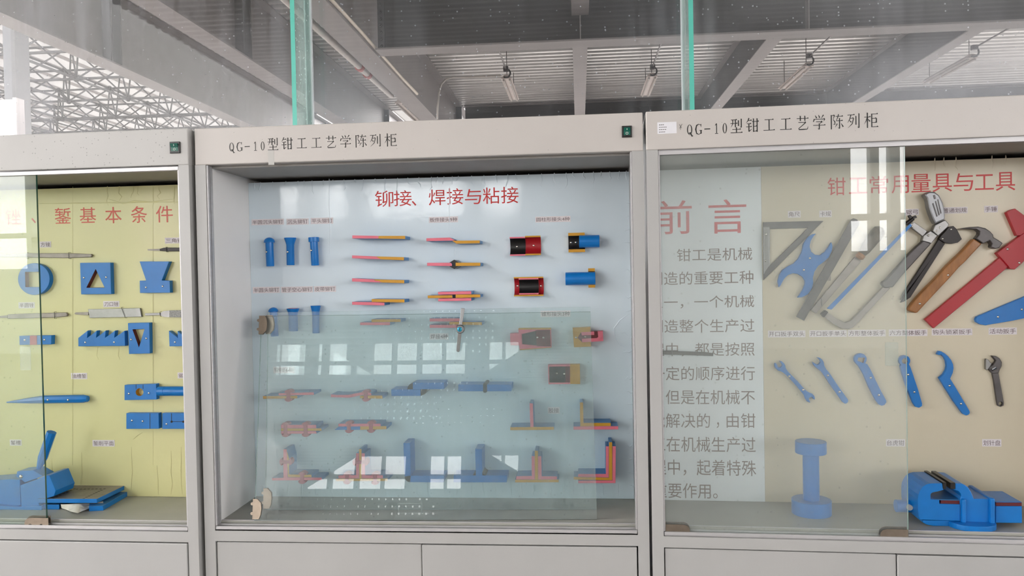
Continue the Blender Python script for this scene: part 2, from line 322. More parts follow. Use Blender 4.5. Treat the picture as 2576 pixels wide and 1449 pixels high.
def translucent(name, c):
    m = bpy.data.materials.new(name); m.use_nodes = True; N = m.node_tree.nodes; L = m.node_tree.links; N.remove(N['Principled BSDF'])
    t = N.new('ShaderNodeBsdfTranslucent'); d = N.new('ShaderNodeBsdfDiffuse'); x = N.new('ShaderNodeMixShader'); n = N.new('ShaderNodeTexNoise'); n.inputs['Scale'].default_value = .4
    r = N.new('ShaderNodeMapRange'); L.new(n.outputs[0], r.inputs[0]); r.inputs[3].default_value = .85; r.inputs[4].default_value = 1.15
    s = N.new('ShaderNodeVectorMath'); s.operation = 'SCALE'; s.inputs[0].default_value = c; L.new(r.outputs[0], s.inputs['Scale']); L.new(s.outputs[0], t.inputs[0])
    d.inputs[0].default_value = (.6, .6, .6, 1); x.inputs[0].default_value = .75; L.new(d.outputs[0], x.inputs[1]); L.new(t.outputs[0], x.inputs[2]); L.new(x.outputs[0], N['Material Output'].inputs[0]); MATS[name] = m
translucent('roof_sheet', (.36, .355, .35))
# ------------------------------------------------------------------ the hall: floor, window wall, mezzanine deck
def structure(name, g, m, bevel=0, smooth=False):
    t = T(WORLD, name, kind='structure'); t.add(name, g, m, bevel=bevel, smooth=smooth); return t.done((0, 0, 0))
structure('floor', box(-45, 16, BW, 62, -.1, 0), 'hall_floor')
holes = []
def rect(x0, x1, z0, z1): holes.append([(x0, z0), (x1, z0), (x1, z1), (x0, z1)])
x = -12.6
while x < -6.3:
    for z0, z1 in ((1.9, 2.6), (2.7, 4.1), (4.2, 5.1)): rect(x, x+.95, z0, z1)
    x += 1.07
for x0, x1 in ((-5.6, -5.1), (-4.75, -4.6), (-4.5, -4.05), (-3.5, -3.05), (-2.98, -2.5), (-2.42, -1.95), (-1.9, -1.45), (-.95, -.65), (-.6, -.3)):
    for z0, z1 in ((2.9, 3.13), (3.19, 3.6)): rect(x0, x1, z0, z1)
for zs, n in ((1.95, 6), (4.25, 6)):                         # perforated screens below the windows
    for i in range(30):
        for j in range(n):
            if (i*7+j*3) % 11 < 9: X = -4.95+i*.14; Z = zs+j*.145; rect(X, X+.066, Z, Z+.066)
for x0, w in ((5.2, .36), (5.72, .2), (6.1, .55), (6.85, .5), (7.6, .92), (8.7, .92), (9.8, .92), (10.9, .92), (12.0, .92), (13.0, .92), (14.1, .92)):
    for z0, z1 in ((1.9, 2.5), (2.62, 4.1), (4.25, 5.12)): rect(x0, x0+w, z0, z1)
structure('wall_back', prism([(-45, 0), (16, 0), (16, 12.4), (-45, 12.4)], BW, BW-.25, holes), 'plaster')
_g = prism([(BW, 0), (-1, 0), (-1, 12.4), (BW, 12.4)], 15.8, 16, [[(-13.2+i*1.55, z0), (-11.85+i*1.55, z0), (-11.85+i*1.55, z1), (-13.2+i*1.55, z1)] for i in range(7) for z0, z1 in ((1.5, 3.2), (3.35, 5.1))])  # windows added in the unseen right wall to brighten the cabinet insides
structure('wall_right', ([(v[1], v[0], v[2]) for v in _g[0]], [tuple(reversed(q)) for q in _g[1]], _g[2]), 'plaster')
def corrugated(x0, x1, y0, y1, z, pitch, dep):
    prof = []; y = y0
    while y < y1: prof += [(y, z), (y+pitch*.36, z), (y+pitch*.5, z-dep), (y+pitch*.86, z-dep)]; y += pitch
    v = [(x, p[0], p[1]) for p in prof for x in (x0, x1)]; f = [(2*i, 2*i+1, 2*i+3, 2*i+2) for i in range(len(prof)-1)]
    return v, f, [0]*len(f)
structure('ceiling', corrugated(-4.95, 15.8, BW, 14.7, 5.27, .2, .07), 'deck_metal')  # run on to the window wall, added to keep reflections off the glass
# ------------------------------------------------------------------ steel beams of the mezzanine
def beam_y(xc, y0, y1, zb, zt, fw, tf, label, dark='beam_paint', stiff=(), extra=None):
    t = T(WORLD, 'steel_beam', label, 'beam', 'steel beams under the mezzanine deck')
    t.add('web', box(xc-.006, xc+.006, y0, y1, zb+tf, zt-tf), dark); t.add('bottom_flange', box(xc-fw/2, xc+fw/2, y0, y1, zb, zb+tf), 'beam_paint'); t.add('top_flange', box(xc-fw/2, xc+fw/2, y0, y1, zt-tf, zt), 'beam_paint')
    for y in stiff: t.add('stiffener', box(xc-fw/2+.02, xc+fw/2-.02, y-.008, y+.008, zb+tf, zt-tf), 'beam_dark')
    if extra: extra(t)
    t.done((xc, y0, zb))
ZD = 5.2
beam_y(-4.83, 1.5, 40, 4.3, ZD, .27, .02, 'heavy grey beam at far left edging the bright truss roof', stiff=(7.2, 7.42, 14.5))
beam_y(-3.12, 1.5, 40, 4.3, ZD, .27, .02, 'grey beam crossing the dusty left pane, second from the truss roof', stiff=(7.2, 7.42, 14.5))
beam_y(-1.55, 1.5, 40, 4.3, ZD, .30, .02, 'pale grey beam right of the left glass fin with a cream cable along it', stiff=(14.5,))
for xc, lb in (((1.09, 'slim grey beam seen end-on above the middle of the middle cabinet'), (3.63, 'slim slanting grey beam just right of the right glass fin'), (6.17, 'slim slanting grey beam nearest the upper right corner'))):
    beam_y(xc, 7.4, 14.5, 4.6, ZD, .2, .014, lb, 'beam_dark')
beam_y(1.09, .9, 7.16, 4.6, ZD, .2, .014, 'stub of grey beam reaching down at the top edge above the middle cabinet')
for yc, lb in ((7.285, 'deep dark grey girder across the top of the picture'), (14.6, 'dark far girder just above the cabinet tops')):
    t = T(WORLD, 'steel_girder', lb, 'beam', 'girders across the mezzanine')
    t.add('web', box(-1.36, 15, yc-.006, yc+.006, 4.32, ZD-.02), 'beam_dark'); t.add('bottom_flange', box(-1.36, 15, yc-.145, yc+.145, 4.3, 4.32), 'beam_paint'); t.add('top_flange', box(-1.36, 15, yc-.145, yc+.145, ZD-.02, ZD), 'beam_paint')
    if yc < 8:
        for xs in (1.09, 3.69, 6.2): t.add('stiffener', box(xs-.006, xs+.006, yc-.14, yc-.006, 4.32, ZD-.02), 'beam_paint')
        a = t.add('splice_plate', box(-1.355, -1.27, yc-.022, yc-.006, 4.33, ZD-.03), 'beam_dark')
        for k in range(9): t.add('bolt', lathe([(.022, 0), (.022, .018), (.012, .022), (.012, .04)], (-1.318, yc-.02, 4.38+k*.082), (0, -1, 0), 8), 'beam_dark', parent=a)
    t.done((0, yc, 4.3))
# ------------------------------------------------------------------ services hung under the deck
t = T(WORLD, 'sprinkler_pipe', 'pale pipe with red couplings beside the left glass fin', 'pipe')
a = t.add('pipe', tube((-1.99, 4.5, 4.5), (-1.95, 10.35, 4.5), .045, n=14), 'pipe_white', smooth='auto')
for y in (8.55, 8.95): t.add('coupling', tube((-1.965, y, 4.5), (-1.963, y+.09, 4.5), .06, n=14), 'coupling_red', smooth='auto')
t.add('hanger', tube((-1.97, 7.6, 4.5), (-1.97, 7.6, 5.2), .008), 'steel'); t.done()
t = T(WORLD, 'flange_cable', 'cream cable running along the edge of the pale beam', 'cable'); t.add('flange_cable', sweep([(-1.385, 4.6, 4.345), (-1.38, 6.5, 4.35), (-1.385, 8.6, 4.34), (-1.37, 9.6, 4.335)], .02), 'cable_cream', smooth=True); t.done()
cpts = [WORLD.y(a, b, 10.42) for a, b in ((1100, 300), (1101, 270), (1104, 235), (1110, 212), (1122, 199), (1140, 194), (1175, 194), (1220, 192), (1262, 190))]
t = T(WORLD, 'bent_conduit', 'thin white conduit bending over to the hanging lamp above the middle cabinet', 'conduit'); t.add('bent_conduit', sweep(cpts, .016), 'pipe_white', smooth=True); t.done()
def fixture(x, y0, y1, z, label, ring=True):
    t = T(WORLD, 'fluorescent_lamp', label, 'lamp', 'fluorescent lamps hung under the deck')
    t.add('housing', prism([(x-.03, z+.05), (x+.03, z+.05), (x+.085, z), (x+.085, z-.012), (x-.085, z-.012), (x-.085, z)], y0, y1), 'lamp_body')
    for d in (-.05, .05): t.add('lamp_tube', tube((x+d, y0+.02, z-.03), (x+d, y1-.02, z-.03), .016, n=10), 'wall_white', smooth='auto')
    t.add('hanger_rod', tube((x, y0+.1, z+.05), (x, y0+.1, 5.2), .006), 'steel_dark'); t.add('hanger_rod', tube((x, y1-.1, z+.05), (x, y1-.1, 5.2), .006), 'steel_dark')
    if ring:
        t.add('conduit', tube((x, y0-1.6, z+.12), (x, y0-.05, z+.12), .013), 'steel_dark', smooth='auto')
        t.add('cable_loop', sweep([(x+.07*math.sin(a), y0-.05, z+.06+.07*math.cos(a)) for a in [k*.5-.3 for k in range(9)]], .014), 'black_steel', smooth=True)
        t.add('junction_box', box(x-.04, x+.04, y0-.1, y0-.02, z+.09, z+.16), 'steel_dark')
    t.done((x, y0, z))
fixture(-.09, 10.5, 12.05, 4.75, 'hanging fluorescent lamp above the middle cabinet, left of the end-on beam')
fixture(2.26, 10.75, 12.1, 4.75, 'hanging fluorescent lamp between the end-on beam and the right glass fin')
fixture(4.64, 10.5, 12.0, 4.75, 'slanting fluorescent lamp between the two slim beams at right')
fixture(7.04, 10.4, 11.95, 4.75, 'fluorescent lamp nearest the upper right corner')
fixture(-1.93, 10.85, 12.4, 4.5, 'fluorescent lamp in line with the pipe with red couplings', False)
# ------------------------------------------------------------------ the tall hall: space frame, roof sheets, column
def proj(p):
    d = Vector(p)-CAM; w = d.dot(FWD); return 1288+FPX*d.dot(RGT)/w, 724.5-FPX*d.dot(UPV)/w, w
MX, MY, ZB, ZT = 2.83, 3.6, 9.8, 11.7
nb = {}; nt_ = {}
for i in range(-12, 5):
    for j in range(-4, 9):
        nb[i, j] = Vector((-19.13+MX*i, 31.5+MY*j, ZB)); nt_[i, j] = Vector((-19.13+MX*(i+.5), 31.5+MY*(j+.5), ZT))
mem = []
for (i, j), p in nb.items():
    for q in ((i+1, j), (i, j+1)):
        if q in nb: mem.append((p, nb[q], .052))
        if q in nt_: mem.append((nt_[i, j], nt_[q], .05))
    for q in ((i, j), (i-1, j), (i, j-1), (i-1, j-1)):
        if q in nt_: mem.append((p, nt_[q], .036))
def seen(p):
    x, y, w = proj(p); return w > 1 and -60 < x < 680 and -20 < y < 345 and y > 40+.42*x-40
vis = []
for a, b, r in mem:
    if a.x < -5.6 and b.x < -5.6 and (seen(a) or seen(b) or seen((a+b)/2)):
        pa = proj(a); pb = proj(b); vis.append((math.hypot(pa[0]-pb[0], pa[1]-pb[1]), a, b, r))
vis.sort(key=lambda q: -q[0])
root = bpy.data.objects.new('space_frame', None); COL.objects.link(root); root.location = (-19.13, 31.5, ZB)
root['label'] = 'grey tubular space frame under the bright roof at upper left'; root['category'] = 'roof truss'
gm = tube((0, 0, 0), (0, 0, 1), 1, n=6); ume = bpy.data.meshes.new('strut'); ume.from_pydata(*([gm[0], [], gm[1]])); ume.materials.append(MATS['truss_paint'])
rest = []
for k, (L_, a, b, r) in enumerate(vis):
    if k < 290:
        o = bpy.data.objects.new('strut', ume); COL.objects.link(o); o.parent = root
        d = b-a; o.matrix_local = Matrix.Translation(a-root.location)@d.to_track_quat('Z', 'Y').to_matrix().to_4x4()@Matrix.Diagonal((r, r, d.length, 1))
    else: rest.append(tube(a-root.location, b-root.location, r, n=5))
nodes = {}
for L_, a, b, r in vis:
    for p in (a, b): nodes[(round(p.x, 2), round(p.y, 2), round(p.z, 2))] = p
sg = lathe([(.05, -.13), (.12, -.07), (.14, 0), (.12, .07), (.05, .13)], (0, 0, 0), (0, 0, 1), 8); sme = bpy.data.meshes.new('node'); sme.from_pydata(sg[0], [], sg[1]); sme.materials.append(MATS['truss_paint'])
for p in list(nodes.values())[:200]:
    o = bpy.data.objects.new('node', sme); COL.objects.link(o); o.parent = root; o.location = p-root.location
if rest:
    g = join(*rest); me = bpy.data.meshes.new('distant_struts'); me.from_pydata(g[0], [], g[1]); me.materials.append(MATS['truss_paint']); o = bpy.data.objects.new('distant_struts', me); COL.objects.link(o); o.parent = root; o['kind'] = 'stuff'
t = T(WORLD, 'translucent_roof', 'bright white translucent roof sheets over the space frame', 'roof')
t.add('roof_sheet', box(-60, -5.2, 14, 66, 12.62, 12.64), 'roof_sheet')
k = 0; x = -48.
while x < -7:
    t.add('purlin', box(x, x+.1, 14, 66, 12.46, 12.6), 'purlin_paint'); x += 1.415
t.done((-25, 40, 12.6))
t = T(WORLD, 'steel_column', 'grey steel column at the far left edge under the roof truss', 'column')
t.add('shaft', box(-15.95, -15.60, 19.8, 20.2, 0, 9.7), 'column_paint'); t.add('flange_plate', box(-15.62, -15.5, 19.7, 20.3, 0, 9.75), 'beam_dark'); t.add('bracket', box(-16.1, -15.5, 19.7, 20.2, 9.4, 10.2), 'column_paint'); t.done((-15.8, 20, 0))
t = T(WORLD, 'partition_wall', 'white partition wall end at the far left edge behind the glass', 'wall'); p = WORLD.y(34, 250, 8); q = WORLD.y(60, 333, 8)
t.add('sheet', box(-9, p.x, 8, 8.12, 0, p.z), 'wall_white'); t.add('edge_post', box(p.x, p.x+.05, 7.98, 8.14, 0, p.z+.02), 'beam_paint'); t.done((-8, 8, 0))
# ------------------------------------------------------------------ glass wall with fins behind the cabinets
t = T(WORLD, 'window_1', kind='structure')
for (x0, x1, m) in ((-2.6, .062, 'wall_glass_left'), (.09, 1.392, 'wall_glass_mid'), (1.418, 3.4, 'wall_glass_right')):
    t.add('glass_pane', box(x0, x1, .70, .712, 0, 4.3), m)
def fin(x0, x1, side):
    g = box(x0, x1, .55, .698, 0, 4.3); return g[0], g[1], [0, 0, 1, 0, 0, 0]
for xc in (.0765, 1.405):
    k = t.add('glass_fin', fin(xc-.0075, xc+.0075, 0), ['fin_glass', 'glass_edge_teal']); t.add('silicone_joint', box(xc-.012, xc+.012, .698, .714, 0, 4.3), 'silicone', parent=k)
t.done((0, 0, 0))
# ------------------------------------------------------------------ display cabinets
W, ZTOP, ZO, ZBT, ZDR, ML, MR = 1.2, 2.0, 1.90134, .90686, .87814, .02944, .02918
YB = .26; ZF = .925
LEFT = Frame(-.01141-W*math.cos(-.01378), -.01277-W*math.sin(-.01378), -.01378); MID = Frame(0, 0, 0); RIGHT = Frame(1.20682, -.00662, -.04074)
def cabinet(fr, label, head, toptrack, switch, extra=None):
    t = T(fr, 'display_cabinet', label, 'cabinet', 'grey display cabinets in a row')
    xl, xr = ML, W-MR
    t.add('front_frame', prism([(0, 0), (W, 0), (W, ZO), (0, ZO)], 0, .03, [[(xl, ZBT), (xr, ZBT), (xr, ZO-.00001), (xl, ZO-.00001)], [(xl, .06), (xr, .06), (xr, ZDR), (xl, ZDR)]]) if False else
          join(box(0, xl, 0, .03, 0, ZO), box(xr, W, 0, .03, 0, ZO), box(xl, xr, 0, .03, ZDR, ZBT), box(xl, xr, 0, .03, 0, .06)), 'cabinet_paint')
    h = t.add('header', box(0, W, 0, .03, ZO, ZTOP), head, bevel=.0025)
    t.add('side_panel', box(0, .02, .03, .45, 0, ZTOP), 'cabinet_paint'); t.add('side_panel', box(W-.02, W, .03, .45, 0, ZTOP), 'cabinet_paint')
    t.add('top_panel', box(.02, W-.02, .03, .45, ZTOP-.02, ZTOP), 'cabinet_paint'); t.add('back_panel', box(.02, W-.02, .44, .45, 0, ZTOP-.02), 'cabinet_paint')
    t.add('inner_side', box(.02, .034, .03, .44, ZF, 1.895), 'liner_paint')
    t.add('inner_ceiling', box(.02, W-.02, .03, .44, 1.895, 1.91), 'liner_paint_shaded'); t.add('display_shelf', box(.02, W-.02, .03, .44, ZF-.02, ZF), 'shelf_paint')
    k = t.add('bottom_track', join(box(xl+.002, xr-.002, .0015, .005, ZBT+.0005, .9185), box(xl+.002, xr-.002, .0015, .034, ZBT+.0005, .910), box(xl+.002, xr-.002, .0165, .0185, .910, .921), box(xl+.002, xr-.002, .031, .034, .910, .927)), 'aluminium')
    if toptrack: t.add('top_track', join(box(xl+.002, xr-.002, .0015, .005, 1.8885, ZO-.0005), box(xl+.002, xr-.002, .0165, .0185, 1.8885, ZO-.0005), box(xl+.002, xr-.002, .0015, .034, 1.898, ZO-.0005)), 'aluminium')
    for x0 in (xl+.0004, xr-.0044): t.add('side_channel', join(box(x0, x0+.004, .003, .013, .92, ZO-.001), box(x0, x0+.004, .017, .029, .92, ZO-.001)), 'aluminium')
    m = .5995
    for (a, b, y) in ((xl+.0025, m-.0012, .003), (m+.0012, xr-.0035, -.0015)):
        t.add('lower_door', box(a, b, y, y+.018, .064, ZDR-.0035), 'cabinet_paint', bevel=.002)
    t.add('door_recess', box(xl, xr, .0295, .031, .06, ZDR), 'dark_gap')
    if switch:
        sx, sy = switch; a = fr.y(sx-12.5, sy+15, -.002); b = fr.y(sx+12.5, sy-15, -.002)
        s = t.add('switch', box(a.x, b.x, -.004, .002, a.z, b.z), 'switch_black', parent=h, bevel=.0012)
        x0, x1, z0, z1 = a.x+.0045, b.x-.0045, a.z+.0055, b.z-.0055; zm = (z0+z1)/2
        t.add('rocker', ([(x0, -.0042, z0), (x1, -.0042, z0), (x1, -.0055, zm), (x0, -.0055, zm), (x1, -.0095, z1), (x0, -.0095, z1), (x0, -.001, z0), (x1, -.001, z0), (x1, -.001, z1), (x0, -.001, z1)],
              [(0, 1, 2, 3), (3, 2, 4, 5), (5, 4, 8, 9), (0, 3, 5, 9, 6), (1, 7, 8, 4, 2), (6, 7, 1, 0)], [0]*6), 'switch_green', parent=h)
        xm = (x0+x1)/2; cz = z0+(zm-z0)*.5
        t.add('switch_mark', join(box(xm-.0006, xm+.0006, -.0086, -.0076, zm+.003, zm+.008), *[box(xm+.0028*math.cos(a)-.0005, xm+.0028*math.cos(a)+.0005, -.0056, -.0048, cz+.0028*math.sin(a)-.0005, cz+.0028*math.sin(a)+.0005) for a in [k*.4 for k in range(16)]]), 'white_print', parent=h)
    if extra: extra(t, h, fr)
    t.done((W/2, 0, 0)); return t
def mid_extra(t, h, fr):
    a = fr.y(575.7, 379, -.0004); b = fr.y(999, 371, -.0004)
    t.add('lettering', heading(a.x, b.x, (a.z+b.z)/2, .0345, -.0004), 'ink', parent=h)
    p = fr.y(675, 415, -.0003); q = fr.y(689, 378, -.0003); t.add('tape_mark', box(p.x, q.x, -.0003, .0005, p.z, q.z), 'tape_residue', parent=h)
def right_extra(t, h, fr):
    a = fr.y(1727, 340, -.0004); b = fr.y(2210, 323, -.0004)
    t.add('lettering', heading(a.x, b.x, (a.z+b.z)/2+.001, .0375, -.0004), 'ink_black', parent=h)
    p = fr.y(1654, 337, -.0005); q = fr.y(1702, 306, -.0005); s = t.add('asset_sticker', box(p.x, q.x, -.0006, .0005, p.z, q.z), 'sticker', parent=h)
    bars = []
    for k, (y, w) in enumerate(((314, 13), (320, 20), (326, 19), (332, 16))):
        u = fr.y(1658, y+1.2, -.0008); v = fr.y(1658+w, y-1.2, -.0008); n = max(3, int(w/4))
        for i in range(n): bars.append(box(u.x+(v.x-u.x)*i/n, u.x+(v.x-u.x)*(i+.75)/n, -.0008, -.0005, u.z, v.z))
    t.add('sticker_print', join(*bars), 'pencil', parent=h)
    sc = []
    for pts in (((1709, 313), (1715, 322)), ((1716, 312), (1709, 323)), ((1712, 317), (1712, 327))):
        (x0, y0), (x1, y1) = pts; u = fr.y(x0, y0, -.0005); v = fr.y(x1, y1, -.0005); sv, sf = strip([(u.x, u.z), (v.x, v.z)], [.0012, .0006]); sc.append(([(c[0], -.0005, c[1]) for c in sv], sf, [0]*len(sf)))
    t.add('pen_mark', join(*sc), 'ink', parent=h)
cabinet(LEFT, 'grey display cabinet at left with the yellow board, title strip pitted', 'header_paint_lit', True, (440, 371))
cabinet(MID, 'grey display cabinet in the middle with the pale blue board and open front', 'header_paint_clean_lit', False, (1577, 331), mid_extra)
cabinet(RIGHT, 'grey display cabinet at right with the preface text and hand tools', 'header_paint_clean_lit', True, None, right_extra)
# ------------------------------------------------------------------ printed boards
def wrinkle(pts, fr, y, w=.0022, h=.002):
    P = [fr.y(a, b, y) for a, b in pts]; v = []; f = []; n = len(P)
    for i, p in enumerate(P):
        a = P[max(i-1, 0)]; b = P[min(i+1, n-1)]; d = Vector((b.x-a.x, 0, b.z-a.z)).normalized(); k = Vector((-d.z, 0, d.x)); s = .25+.75*math.sin(math.pi*(i+.4)/(n-.2))
        v += [tuple(p-k*w*s+Vector((0, .0003, 0))), tuple(p-Vector((0, h*s, 0))), tuple(p+k*w*s+Vector((0, .0003, 0)))]
    for i in range(n-1): f += [(3*i, 3*i+3, 3*i+4, 3*i+1), (3*i+1, 3*i+4, 3*i+5, 3*i+2)]
    return v, [tuple(reversed(q)) for q in f], [0]*len(f)
def board(fr, label, m, x0, x1, z1, titles, tmat, labels, wr=(), extra=None, ink='label_ink'):
    t = T(fr, 'display_board', label, 'display board')
    t.add('panel', box(x0, x1, YB, YB+.014, ZF+.0005, z1), m)
    for (body, a, b, c, d) in titles: t.add('title', text(fr, body, a, b, c, d, YB-.0006), tmat)
    for (body, a, b, c, d) in labels:
        p = fr.y(a, d, YB-.0006); q = fr.y(c, b, YB-.0006); x1_ = min(q.x, W-.022)
        k = t.add('paper_label', box(p.x, x1_, YB-.0008, YB, p.z, q.z), 'paper'); mg = (d-b)*.14
        t.add('lettering', text(fr, body, a+2.2, b+mg, c-2.2, d-mg, YB-.0011), ink, parent=k)
    if wr: t.add('film_wrinkles', join(*[wrinkle(w, fr, YB) for w in wr]), m, smooth=True, kind='stuff')
    if extra: extra(t, fr)
    t.done((.6, YB, ZF))
def wl(x, y0, y1, j=3): return [(x+random.uniform(-j, j)*.5*(k/3)**1.5+.02*(y0+(y1-y0)*k/4-y0), y0+(y1-y0)*k/4) for k in range(5)]
wm = []
x = 640.
while x < 1580:
    yt = 458-(x-620)*.031; wm.append(wl(x, yt+1, yt+random.uniform(10, 42), 8)); x += random.uniform(14, 34)
for y in range(470, 1240, 34): L_ = random.uniform(12, 34); wm.append([(1598-L_*k/4, y+random.uniform(0, 8)+k*.6) for k in range(5)])
x = 660.
while x < 1580: wm.append(wl(x, 1222-random.uniform(0, 20), 1247, 6)); x += random.uniform(22, 48)
wm += [[(828, 450), (829, 520), (831, 570), (829, 640)], [(1131, 470), (1130, 520), (1131, 580)], [(1582, 790), (1560, 805), (1545, 825), (1548, 850), (1560, 868), (1580, 875)], [(1145, 625), (1145, 650)], [(1560, 840), (1572, 836), (1580, 845)]]
board(MID, 'pale blue glossy board on riveting, welding and gluing in the middle cabinet', 'board_blue', .0345, W-.0205, 1.882,
      [('铆', 944, 479, 989, 521), ('接', 991, 478, 1035, 519), ('、', 1036, 505, 1047, 518), ('焊', 1079, 476, 1120, 517), ('接', 1124, 473, 1165, 515), ('与', 1170, 475, 1210, 514), ('粘', 1215, 471, 1256, 513), ('接', 1261, 469, 1304, 512)], 'title_red',
      [('半圆沉头铆钉', 633, 550, 714, 567), ('沉头铆钉', 721, 549, 776, 566), ('平头铆钉', 782, 547, 838, 564), ('半圆头铆钉', 636, 721, 704, 738), ('管子空心铆钉', 707, 720, 787, 737), ('皮带铆钉', 790, 719, 845, 735),
       ('板件接头9种', 1079, 544, 1152, 561), ('圆柱形接头4种', 1347, 543, 1435, 560), ('锥形接头3种', 1360, 781, 1435, 798), ('焊接4种', 1081, 838, 1128, 855), ('铆接6种', 688, 922, 741, 939), ('胶接', 1378, 1024, 1408, 1041)], wm)
wy = [wl(x, 468, 468+random.uniform(20, 60), 14) for x in (270, 300, 335, 348, 385, 400, 440)]+[[(x, y) for y in range(470, 1240, 70)] for x in (183, 385)]+[[(270, 500), (310, 512), (340, 505), (380, 508), (440, 500)], [(90, 512), (200, 511), (300, 510), (455, 508)]]
wy += [wl(x, 1180-random.uniform(0, 60), 1243, 6) for x in (130, 205, 330, 395, 430, 455)]+[[(x, 870), (x-3, 895), (x+2, 905)] for x in (246, 300)]+[[(335, 1105), (345, 1095), (358, 1088)]]
board(LEFT, 'yellow board on files and chisels in the left cabinet', 'board_yellow', .0345, W-.0205, 1.882,
      [('锉', 14, 525, 52, 566), ('、', 79, 548, 90, 562), ('錾', 138, 522, 178, 563), ('基', 201, 521, 241, 561), ('本', 265, 520, 305, 562), ('条', 330, 518, 369, 561), ('件', 393, 517, 434, 560)], 'title_coral',
      [('方锉', 100, 607, 128, 623), ('三角锉', 415, 597, 462, 613), ('半圆锉', 47, 760, 87, 776), ('刀口锉', 260, 757, 300, 773), ('油槽錾', 179, 938, 219, 954), ('锯条', 447, 937, 474, 952), ('錾槽', 25, 1106, 54, 1121), ('錾削平面', 233, 1107, 288, 1123)], wy)
xs = RIGHT.y(1920, 900, YB).x
wr_ = [wl(x, 400-(x-2280)*.04, 420-(x-2280)*.04+random.uniform(0, 18), 6) for x in (2352, 2375, 2405, 2496, 2530)]
board(RIGHT, 'cream board of measuring tools and hand tools in the right cabinet', 'board_cream', xs+.0006, W-.0205, 1.882,
      [('钳', 2082, 446, 2127, 492), ('工', 2136, 446, 2181, 488), ('常', 2188, 442, 2234, 488), ('用', 2243, 441, 2286, 487), ('量', 2293, 437, 2341, 484), ('具', 2346, 436, 2395, 483), ('与', 2399, 435, 2448, 481), ('工', 2453, 438, 2500, 478), ('具', 2505, 432, 2554, 480)], 'title_red',
      [('角尺', 1982, 530, 2014, 548), ('卡规', 2061, 529, 2092, 547), ('锯弓', 2277, 525, 2311, 542), ('普通划规', 2370, 520, 2434, 538), ('手锤', 2476, 517, 2510, 535), ('开口扳手双头', 1932, 831, 2026, 849), ('开口扳手单头', 2036, 830, 2130, 848), ('方形整体扳手', 2133, 829, 2228, 847),
       ('六方整体扳手', 2236, 828, 2333, 846), ('钩头锁紧扳手', 2344, 826, 2446, 844), ('活动扳手', 2487, 824, 2558, 842), ('台虎钳', 2229, 1105, 2277, 1123), ('划针盘', 2471, 1105, 2519, 1123)], wr_)
PRE = [('钳工是机械', 1703, 622, 1892, 658), ('制造的重要工种', 1633, 680, 1895, 718), ('之一，一个机械', 1633, 742, 1897, 777), ('制造整个生产过', 1634, 802, 1898, 838), ('程中，都是按照', 1636, 861, 1898, 897), ('一定的顺序进行', 1638, 921, 1899, 957),
       ('但是在机械不', 1675, 981, 1899, 1017), ('能解决的', 1638, 1040, 1786, 1076), ('，', 1803, 1062, 1809, 1077), ('由钳', 1828, 1040, 1900, 1076), ('工在机械生产过', 1640, 1100, 1901, 1136), ('程中，起着特殊', 1641, 1158, 1902, 1195), ('重要作用。', 1644, 1217, 1805, 1252)]
def pre_extra(t, fr):
    for b in PRE: t.add('text_line', text(fr, *b, YB-.0006), 'preface_ink')
board(RIGHT, 'pale blue preface board with lines of grey text at left of the right cabinet', 'board_preface', .0345, xs, 1.882, [('前', 1648, 503, 1740, 590), ('言', 1783, 500, 1877, 588)], 'preface_red', [], (), pre_extra)
# ------------------------------------------------------------------ glass doors
def clip_part(t, fr, px0, px1, py0, py1, y, flip=False, rot=False):
    a = fr.y(px0, py1, y); b = fr.y(px1, py0, y); w = b.x-a.x; h = b.z-a.z
    pts = [(0, 0), (.16, 0), (.18, .14), (.24, .2), (.3, .14), (.32, 0), (.62, 0), (.64, .14), (.7, .2), (.76, .14), (.78, 0), (1, 0), (1, 1), (.25, 1), (.12, .88), (.03, .6)]
    P = [(a.x+(1-u if flip else u)*w, a.z+v*h) for u, v in pts]; P2 = [(p[0], p[1]+.004) for p in P]
    t.add('corner_clip', join(prism(P, y-.0015, y), prism(P2, y+.0075, y+.009), box(a.x, b.x, y-.0015, y+.009, a.z, a.z+.002)), 'nickel')
def pull_part(t, fr, px0, px1, py0, py1, y):
    a = fr.y(px0, py1, y); b = fr.y(px1, py0, y); e = .0012
    t.add('finger_pull', join(box(a.x, b.x, y-.0006, y-.0001, a.z, b.z), box(a.x-e, a.x, y-.001, y-.0001, a.z, b.z), box(b.x, b.x+e, y-.001, y-.0001, a.z, b.z), box(a.x, b.x, y-.001, y-.0001, a.z-e, a.z), box(a.x, b.x, y-.001, y-.0001, b.z, b.z+e)), 'frost')
def door_pane(x0, x1, y, z0, z1):
    g = box(x0, x1, y, y+.006, z0, z1); return g[0], g[1], [1, 1, 0, 0, 1, 1]
xr_ = LEFT.y(103, 870, .008).x
t = T(LEFT, 'glass_door', 'sliding glass door half covering the yellow board at the left edge', 'glass door'); t.add('pane', door_pane(xr_-.6, xr_, .008, .915, 1.896), ['door_glass_left', 'glass_edge_dark'])
clip_part(t, LEFT, 62, 122, 1303, 1321, .0065); pull_part(t, LEFT, 53, 76, 873, 930, .008); t.done()
xl_ = ML+.006; xr_ = RIGHT.y(2281, 870, .008).x
t = T(RIGHT, 'glass_door', 'sliding glass door over the preface text in the right cabinet', 'glass door'); t.add('pane', door_pane(xl_, xr_, .008, .915, 1.896), ['door_glass', 'glass_edge_pale'])
clip_part(t, RIGHT, 2213, 2284, 1332, 1352, .0065); clip_part(t, RIGHT, 1675, 1736, 1320, 1339, .0065, True); pull_part(t, RIGHT, 2228, 2258, 862, 919, .008); t.done()
